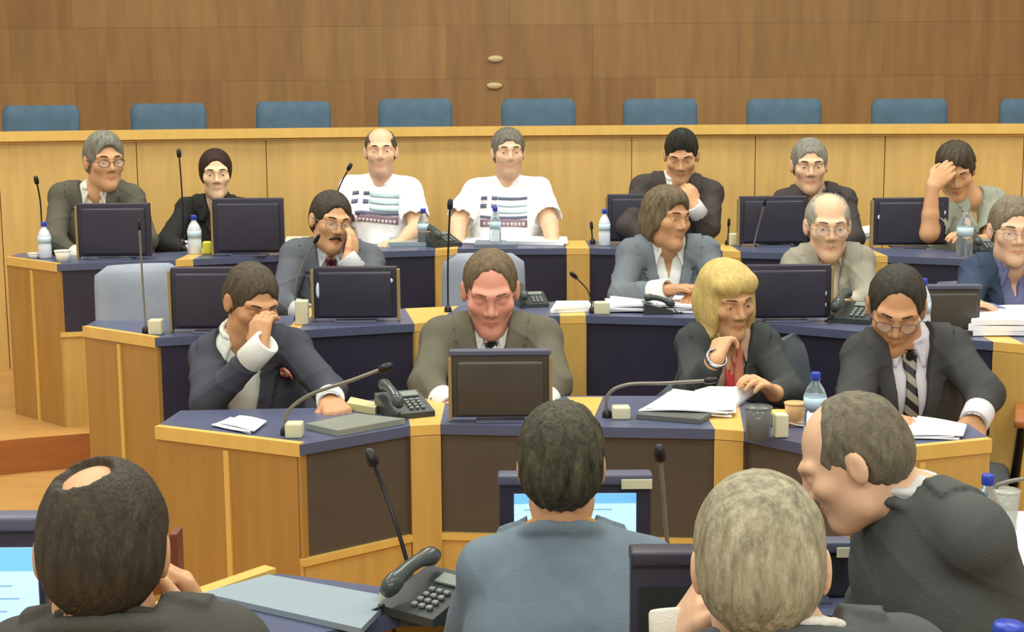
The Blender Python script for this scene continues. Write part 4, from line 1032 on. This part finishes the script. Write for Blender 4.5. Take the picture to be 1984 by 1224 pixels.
p7 = person('man with curly dark hair and grey-green shirt resting his forehead on his hand', 6.6, (1852, 332), yaw=-14, pitch=24, roll=-6, sh=((1834, 406, .0), (1920, 390, .02)), el=((1800, 452, -.16), (1920, 474, -.06)),
       wr=((1806, 362, -.16), (1884, 466, -.26)), hands=(hd(1836, 330, -.15, n=(.35, .8, 0), side=-1, curl=35), hd(1862, 456, -.32, n=(0, .3, -1), side=1, curl=35)), zf=FL4, skin='warm', hair=dict(t=.014, top=.010, amp=.004, freq=110), hair_c=(84, 74, 56), hair_c2=(42, 36, 30),
       outer='shirt', oc=(156, 162, 144), sc=(156, 162, 144), down=True, h=.006, neckpx=(1880, 380, .03), cuffs=(0, 0), sleeve='short', brow_c=(60, 46, 36), hs=1.03)
# ---- middle row
p8 = person('man with moustache and red tie leaning his cheek on his hand', 5.55, (641, 430), yaw=26, pitch=8, roll=8, sh=((582, 496), (706, 504)), el=((545, 586, -.05), (720, 560, -.20)),
       wr=((590, 606, -.24), (676, 506, -.20)), hands=(hd(612, 608, -.3, n=DN, side=-1, curl=40), hd(686, 460, -.13, n=(-.7, .5, .2), side=1, curl=22, s=.95)), zf=FL3, skin='warm', hair=dict(t=.010, line=.014), hair_c=(72, 62, 44), hair_c2=(40, 34, 26),
       oc=(96, 100, 106), sc=(196, 200, 202), glasses=(150, 136, 120), moustache=(64, 54, 46), tie=dict(c=((110, 40, 44), (80, 30, 36)), w=.024), vdepth=.30, h=.0055, hs=.94)
p9 = person('man with long brown hair in a slate grey jacket and open white shirt, looking right', 5.6, (1292, 424), yaw=34, pitch=4, roll=4, sh=((1232, 494), (1356, 492)), el=((1204, 574, -.06), (1400, 570, -.04)),
       wr=((1282, 562, -.30), (1372, 566, -.30)), hands=(hd(1316, 558, -.34, n=DN, side=-1, curl=14, spread=1), hd(1350, 574, -.36, n=DN, side=1, curl=22)), zf=FL3, skin='tan', hair=dict(ears=1, t=.014, long=.03, top=.008, line=.006, amp=.0022), hair_c=(122, 106, 76), hair_c2=(70, 56, 42),
       oc=(108, 116, 120), sc=(218, 222, 216), opencollar=True, vdepth=.30, vw=.060, hs=.98, h=.0055, brow_c=(90, 70, 52), cuff_len=.035)
p10 = person('balding man with glasses in a beige-grey jacket', 5.4, (1604, 440), yaw=-4, pitch=6, sh=((1552, 512), (1658, 508)), el=((1518, 588, -.02), (1680, 580, -.08)),
       wr=((1560, 622, -.2), (1644, 590, -.26)), hands=(hd(1580, 624, -.26, n=DN, side=-1), hd(1624, 594, -.31, n=DN, side=1, curl=30)), zf=FL3, skin='fair', hair=dict(t=.007, bald=(0, -.055, .115, (.062, .115, .085)), line=.03), hair_c=(172, 168, 150), hair_c2=(124, 120, 106),
       oc=(150, 146, 128), sc=(180, 174, 154), glasses=(160, 156, 148), opencollar=True, hs=1.03, vdepth=.22, vw=.045, h=.0055, brow_c=(160, 140, 120))
p11 = person('man with glasses, dark blue jacket and mauve shirt, cut off at the right edge', 5.12, (1962, 448), yaw=-6, pitch=6, sh=((1900, 530), (2026, 530)), el=((1870, 596, -.04), (2060, 600, -.04)),
       wr=((1935, 616, -.26), (2010, 618, -.26)), hands=(hd(1908, 592, -.30, n=(.4, .3, -.6), side=-1, curl=20), hd(1985, 614, -.32, n=DN, side=1)), zf=FL3, skin='fair', hair=dict(t=.009, line=.008), hair_c=(136, 122, 100), hair_c2=(90, 80, 66),
       oc=(54, 68, 88), sc=(108, 112, 146), glasses=(160, 150, 138), opencollar=True, vdepth=.34, vw=.07, hs=.98, h=.0055, brow_c=(120, 100, 80))
# ---- nearest facing row
p12 = person('man in a dark suit with a round lapel badge covering his eyes with his hand', 4.4, (488, 588), yaw=34, pitch=20, roll=4, sh=((416, 692), (556, 676)), el=((404, 778, -.20), (640, 758, -.10)),
       wr=((500, 680, -.26), (640, 778, -.30)), hands=(hd(505, 628, -.22, n=(.45, .85, .1), side=-1, curl=50, s=.98), hd(652, 796, -.37, n=(0, .2, -1), side=1, curl=80, s=1.05)), zf=FL2, skin='tan', hair=dict(t=.010, line=.008), hair_c=(86, 76, 54), hair_c2=(52, 44, 34),
       oc=(68, 70, 78), sc=(228, 232, 220), opencollar=True, vdepth=.50, vw=.070, down=True, h=.0048, hs=.96, neckpx=(470, 652, .02), cuffs=(.045, .012), watch=1, brow_c=(70, 56, 44))
p13 = person('red-faced man in an olive brown suit and striped tie, looking down at his monitor', 4.45, (950, 567), yaw=2, pitch=17, sh=((868, 656), (1036, 656)), el=((826, 744, -.04), (1076, 744, -.04)),
       wr=((866, 784, -.26), (1052, 784, -.26)), hands=(hd(885, 792, -.31, n=DN, side=-1, curl=30), hd(1030, 792, -.31, n=DN, side=1, curl=30)), zf=FL2, skin='ruddy', hair=dict(t=.006, line=.046), hair_c=(120, 102, 70), hair_c2=(80, 66, 48),
       oc=(104, 100, 84), sc=(226, 228, 222), tie=dict(c=((44, 46, 50), (206, 208, 204)), w=.026, ang=-40, sc=13), vdepth=.28, down=True, hs=1.07, build=1.16, belly=.03, h=.005, brow_c=(170, 120, 92), cheeks=1.15)
p14 = person('blonde woman in a dark blazer with a red scarf, hand on her chin', 4.5, (1408, 582), yaw=20, pitch=12, roll=-4, sh=((1352, 668), (1470, 670)), el=((1348, 752, -.16), (1530, 762, -.04)),
       wr=((1384, 700, -.26), (1500, 762, -.34)), hands=(hd(1402, 654, -.20, n=(.5, .6, .3), side=-1, curl=75, s=.92), hd(1470, 736, -.39, n=(-.5, -.1, -.9), side=1, curl=45, s=.92)), zf=FL2, skin='warm', hair=dict(ears=1, bob=1, t=.012, amp=.0010, freq=60), hair_c=(214, 190, 118), hair_c2=(184, 156, 88),
       oc=(64, 68, 66), sc=(196, 168, 140), opencollar=True, vdepth=.36, vw=.060, hs=.98, build=.95, neck_r=.043, jaw=.84, h=.005, down=False, brow_c=(130, 100, 66), cuffs=(0, 0), watch=0)
p15 = person('man in a black suit with glasses and diagonally striped tie, reading at right', 4.15, (1736, 600), yaw=-14, pitch=24, roll=4, sh=((1684, 688), (1828, 678)), el=((1652, 790, -.06), (1912, 764, -.04)),
       wr=((1700, 806, -.28), (1890, 812, -.26)), hands=(hd(1730, 814, -.33, n=DN, side=-1, curl=30), hd(1878, 856, -.31, n=(0, .9, -.5), side=1, curl=30, s=1.02)), zf=FL2, skin='tan', hair=dict(t=.008, line=.040), hair_c=(62, 58, 44), hair_c2=(32, 30, 24),
       oc=(66, 66, 64), sc=(212, 208, 212), glasses=(96, 90, 90), tie=dict(c=((34, 32, 34), (150, 144, 124)), w=.032, L=.40, ang=-40, sc=8.5, x=.0), vdepth=.42, vw=.058, down=True, hs=1.01, build=1.08, h=.0048, watch=1, brow_c=(60, 48, 40), neckpx=(1752, 652, .02))
# ---- foreground, seen from behind
p16 = person('short-haired man in a slate blue suit seen from behind at the lit monitor', 2.5, (1088, 905), yaw=176, pitch=6, sh=((958, 1108), (1246, 1108)), el=((890, 1290, .10), (1330, 1290, .10)),
       wr=((960, 1360, .22), (1250, 1360, .22)), hands=(hd(985, 1340, .26, n=DN, side=1), hd(1225, 1340, .26, n=DN, side=-1)), zf=FL1, skin='warm', hair=dict(t=.012, top=.006, amp=.0045, nape=.012, freq=110), hair_c=(82, 80, 56), hair_c2=(26, 25, 18),
       oc=(108, 123, 132), sc=(206, 150, 80), back=True, h=.0048, hs=.90, neckpx=(1088, 1046, -.0), folds=1.6, neck_r=.05, build=1.0, legs=True)
p17 = person('dark-haired man with a small bald crown seen from behind at lower left', 1.72, (200, 1074), yaw=-168, pitch=12, roll=-3, sh=((60, 1300), (425, 1276)), el=((10, 1440, .06), (460, 1430, .12)),
       wr=((60, 1500, .22), (398, 1230, .14)), hands=(None, hd(372, 1160, .14, n=(-.9, -.3, .1), side=-1, curl=70, s=.92)), zf=FL1, skin='warm', hair=dict(t=.012, amp=.0016, line=-.01, nape=.03, bald=(.030, .060, .120, (.044, .050, .034))), hair_c=(66, 56, 38), hair_c2=(38, 32, 24),
       oc=(74, 73, 66), sc=(60, 60, 56), back=True, h=.0045, hs=.93, neckpx=(215, 1232, -.03), folds=1.2)
p18 = person('man with short grey hair and dark grey jacket seen from behind, hand at cheek', 1.66, (1474, 1100), yaw=170, pitch=8, roll=3, sh=((1400, 1340), (1740, 1300)), el=((1330, 1440, .10), (1800, 1440, .1)),
       wr=((1318, 1226, .16), (1700, 1500, .22)), hands=(hd(1366, 1160, .10, n=(.7, -.3, .2), side=1, curl=40, s=.95), None), zf=FL1, skin='fair', hair=dict(t=.009, amp=.0020, freq=130, nape=.01), hair_c=(176, 168, 138), hair_c2=(112, 104, 80),
       oc=(80, 84, 82), sc=(216, 212, 196), back=True, h=.0045, hs=.94, neckpx=(1530, 1256, -.03), folds=1.2, cuffs=(.03, 0))
p19 = person('bald-topped man in a dark grey suit bending to the left, seen in profile', 2.35, (1652, 893), yaw=-106, pitch=30, roll=0, sh=((1755, 1020, .12), (1880, 1036, -.12)), el=((1690, 1170, .22), (1975, 1230, -.05)),
       wr=((1600, 1290, .25), (1850, 1330, .05)), hands=(None, None), zf=FL1, skin='fair', hair=dict(t=.005, bald=(0, -.082, .100, (.090, .085, .100)), line=.02), hair_c=(120, 112, 90), hair_c2=(86, 80, 64),
       oc=(80, 83, 80), sc=(200, 200, 194), back=True, h=.0045, hs=.90, neckpx=(1762, 958, .0), neck_r=.048, folds=1.6, pelvis=(1880, 1420, .05))

# ---- marks on clothing
def pxgrid(Y, x0, y0, x1, y1, nx=6, ny=3, bow=0, slant=0):
    return [[A(atY(x0+(x1-x0)*i/nx, y0+(y1-y0)*j/ny+slant*(i/nx)+bow*math.sin(math.pi*i/nx), Y)) for i in range(nx+1)] for j in range(ny+1)]
M_INK = mat('print_dark', (96, 104, 124), .8); M_INKL = mat('print_pale_teal', (176, 200, 204), .8); M_BAND = mat('print_plum', (138, 116, 128), .8); M_LET = mat('print_lettering', (212, 198, 200), .8)
def shirt_print(info, Y, cx, cy, sl, pale_box):
    o = lambda n, a, m, **k: patch(info, n, pxgrid(Y, cx+a[0], cy+a[1]+sl*a[0], cx+a[2], cy+a[3]+sl*a[0], **k), m, off=.004, th=.0012)
    for a in ((-44, -26, -33, -20), (-24, -26, -13, -20), (-45, -12, -34, -5), (-25, -12, -14, -5)): o('printed_square', a, M_INK, nx=3, ny=2)
    for k, (y, m) in enumerate(((-25, M_INKL if pale_box else M_INK), (-13, M_INKL), (-1, M_INKL), (9, M_INK))):
        o('printed_stripe', (-12 if k < 3 else -46, y, 44, y+(4.5 if not pale_box else 6.5)), m, nx=10, ny=2, slant=sl*40, bow=1)
    b = o('printed_band', (-46, 17, 44, 31), M_BAND, nx=14, ny=4, slant=sl*70, bow=-3)
    rnd = random.Random(3)
    for k in range(11):
        x = -40+k*7.4; w = 4.2+rnd.random()*1.2
        patch(info, 'printed_letter', pxgrid(Y, cx+x, cy+21+sl*x*1.0+sl*10, cx+x+w, cy+27+sl*x+sl*10, nx=1, ny=1), M_LET, off=.0062, th=.0006)
shirt_print(p3, 7.1, 731, 396, .09, True)
shirt_print(p4, 7.1, 977, 403, .0, False)
# round lapel badge
g = pxgrid(4.4, 546, 690, 574, 721, 8, 8)
c_ = g[4][4]
for j in range(9):
    for i in range(9):
        d_ = g[j][i]-c_; rr_ = max(abs(i-4), abs(j-4))/4; L_ = np.linalg.norm([(i-4), (j-4)])/4
        if L_ > 0: g[j][i] = c_+d_*(rr_/L_)
bd = patch(p12, 'lapel_badge', g, [mat('badge_red', (214, 120, 108), .4), mat('badge_white', (240, 214, 204), .4)], 'jacket', off=.015, th=.004, mi_fn=lambda v, u: 1 if abs(u-.5) < .2 or abs(v-.55) < .10 else 0)
# scarf of the blonde woman
for nm, x0, x1, col in (('scarf_end', 1398, 1420, (196, 64, 58)), ('scarf_end', 1420, 1438, (206, 132, 104))):
    patch(p14, nm, [[A(atY(x0+(x1-x0)*i/4+(6 if x0 < 1410 else -2)*(1-j/9), 650+150*j/9, 4.5)) for i in range(5)] for j in range(10)], mat('scarf_%d' % col[1], col, .8, var=.15, scale=40), off=.010, th=.005)
# raised page
def sheet(rows, label):
    n = 12; b = MB(); g = []
    for T_ in range(5):
        t = T_/4; row = []
        for i in range(n+1):
            u = i/n*(len(rows[0])-1); k = min(int(u), len(rows[0])-2); f = u-k; f = f*f*(3-2*f) if False else f
            a = [atY(*rows[q][k]).lerp(atY(*rows[q][k+1]), f) for q in (0, 1)]
            row.append(b.bm.verts.new(a[0].lerp(a[1], t)+Vector((0, -.012*math.sin(math.pi*t), 0))))
        g.append(row)
    for j in range(4):
        for i in range(n): b.bm.faces.new((g[j][i], g[j][i+1], g[j+1][i+1], g[j+1][i]))
    ext = bmesh.ops.extrude_face_region(b.bm, geom=b.bm.faces[:])
    for v in [q for q in ext['geom'] if isinstance(q, bmesh.types.BMVert)]: v.co += Vector((0, .0012, 0))
    return tag(b.obj('paper_page', M_WHITE, smooth=True), label, 'paper')
sheet([[(1346, 756, 4.02), (1375, 748, 4.06), (1420, 749, 4.10), (1448, 744, 4.16), (1470, 732, 4.20)], [(1352, 806, 4.00), (1385, 812, 4.00), (1424, 792, 4.04), (1456, 768, 4.14), (1480, 752, 4.18)]],
      'curled white page lifted by the blonde woman over her papers')

# ---- chairs
def zc(px, py, Y): return atY(px, py, Y)
q = zc(268, 510, 5.42); chair(q.x+.11, q.y-.28, FL3, math.radians(22), 'empty light grey leather chair at left, behind the left gooseneck', M_LEATH, w=.345, top=q.z-FL3, arms=False, narrow=.05, backh=.40)
q = zc(937, 489, 5.85); chair(q.x, q.y-.30, FL3, 0, 'empty light grey leather chair behind the red-faced man', M_LEATH, w=.345, top=q.z-FL3, narrow=.04, backh=.40)
q = zc(1572, 642, 4.86); chair(q.x, q.y-.30, FL2, 0, 'dark grey round-topped chair between the blonde woman and the striped-tie man', M_LEATHD, w=.40, top=q.z-FL2, narrow=.10, backh=.42, rad=.11, arms=False)
def sit(info, label, m, top, w=.44, dx=0, dy=.06, rz=0, **k):
    p = info['root'].location; return chair(p.x+dx, p.y+dy, p.z, rz, label, m, w=w, top=top, **k)
sit(p1, 'grey chair under the man in the olive jacket', M_LEATHD, .80, dx=-.08)
sit(p2, 'grey chair under the woman in the black top', M_LEATHD, .80, dx=-.05)
sit(p3, 'dark chair under the bald man in the white t-shirt', M_LEATHD, .74, w=.38, arms=False)
sit(p4, 'dark chair under the grey-haired man in the white t-shirt', M_LEATHD, .74, w=.38, arms=False)
sit(p5, 'dark chair under the spiky-haired man', M_LEATHD, .76, w=.38, arms=False)
sit(p6, 'dark chair under the man in the dark brown jacket', M_LEATHD, .76, w=.38, arms=False)
sit(p7, 'dark chair under the man in the grey-green shirt', M_LEATHD, .76, w=.38, arms=False)
sit(p8, 'light grey chair under the man with the moustache', M_LEATH, .94, w=.40, dx=-.08)
sit(p9, 'dark grey chair under the man with long brown hair', M_LEATHD, .80, w=.38, arms=False)
sit(p10, 'dark grey chair under the balding man in beige-grey', M_LEATHD, .80, w=.38, arms=False)
sit(p11, 'dark grey chair under the man in the dark blue jacket', M_LEATHD, .80, w=.38, arms=False)
sit(p12, 'dark grey chair under the man covering his eyes', M_LEATHD, .76, w=.38, arms=False)
sit(p13, 'dark grey chair under the red-faced man', M_LEATHD, .76, w=.38, arms=False)
sit(p14, 'dark grey chair under the blonde woman', M_LEATHD, .64, w=.38, arms=False)
sit(p15, 'grey leather chair with a wooden armrest at the right desk end', M_LEATHD, .84, w=.46, dx=.14, rz=math.radians(-20), wood_arm=True)
sit(p16, 'dark chair under the man in the slate blue suit', M_LEATHD, .70, w=.40, dy=-.06, rz=math.pi, arms=False)
sit(p17, 'dark chair under the dark-haired man at lower left', M_LEATHD, .70, w=.40, dy=-.06, rz=math.pi, arms=False)
sit(p18, 'dark chair under the grey-haired man at the bottom', M_LEATHD, .70, w=.40, dy=-.06, rz=math.pi, arms=False)
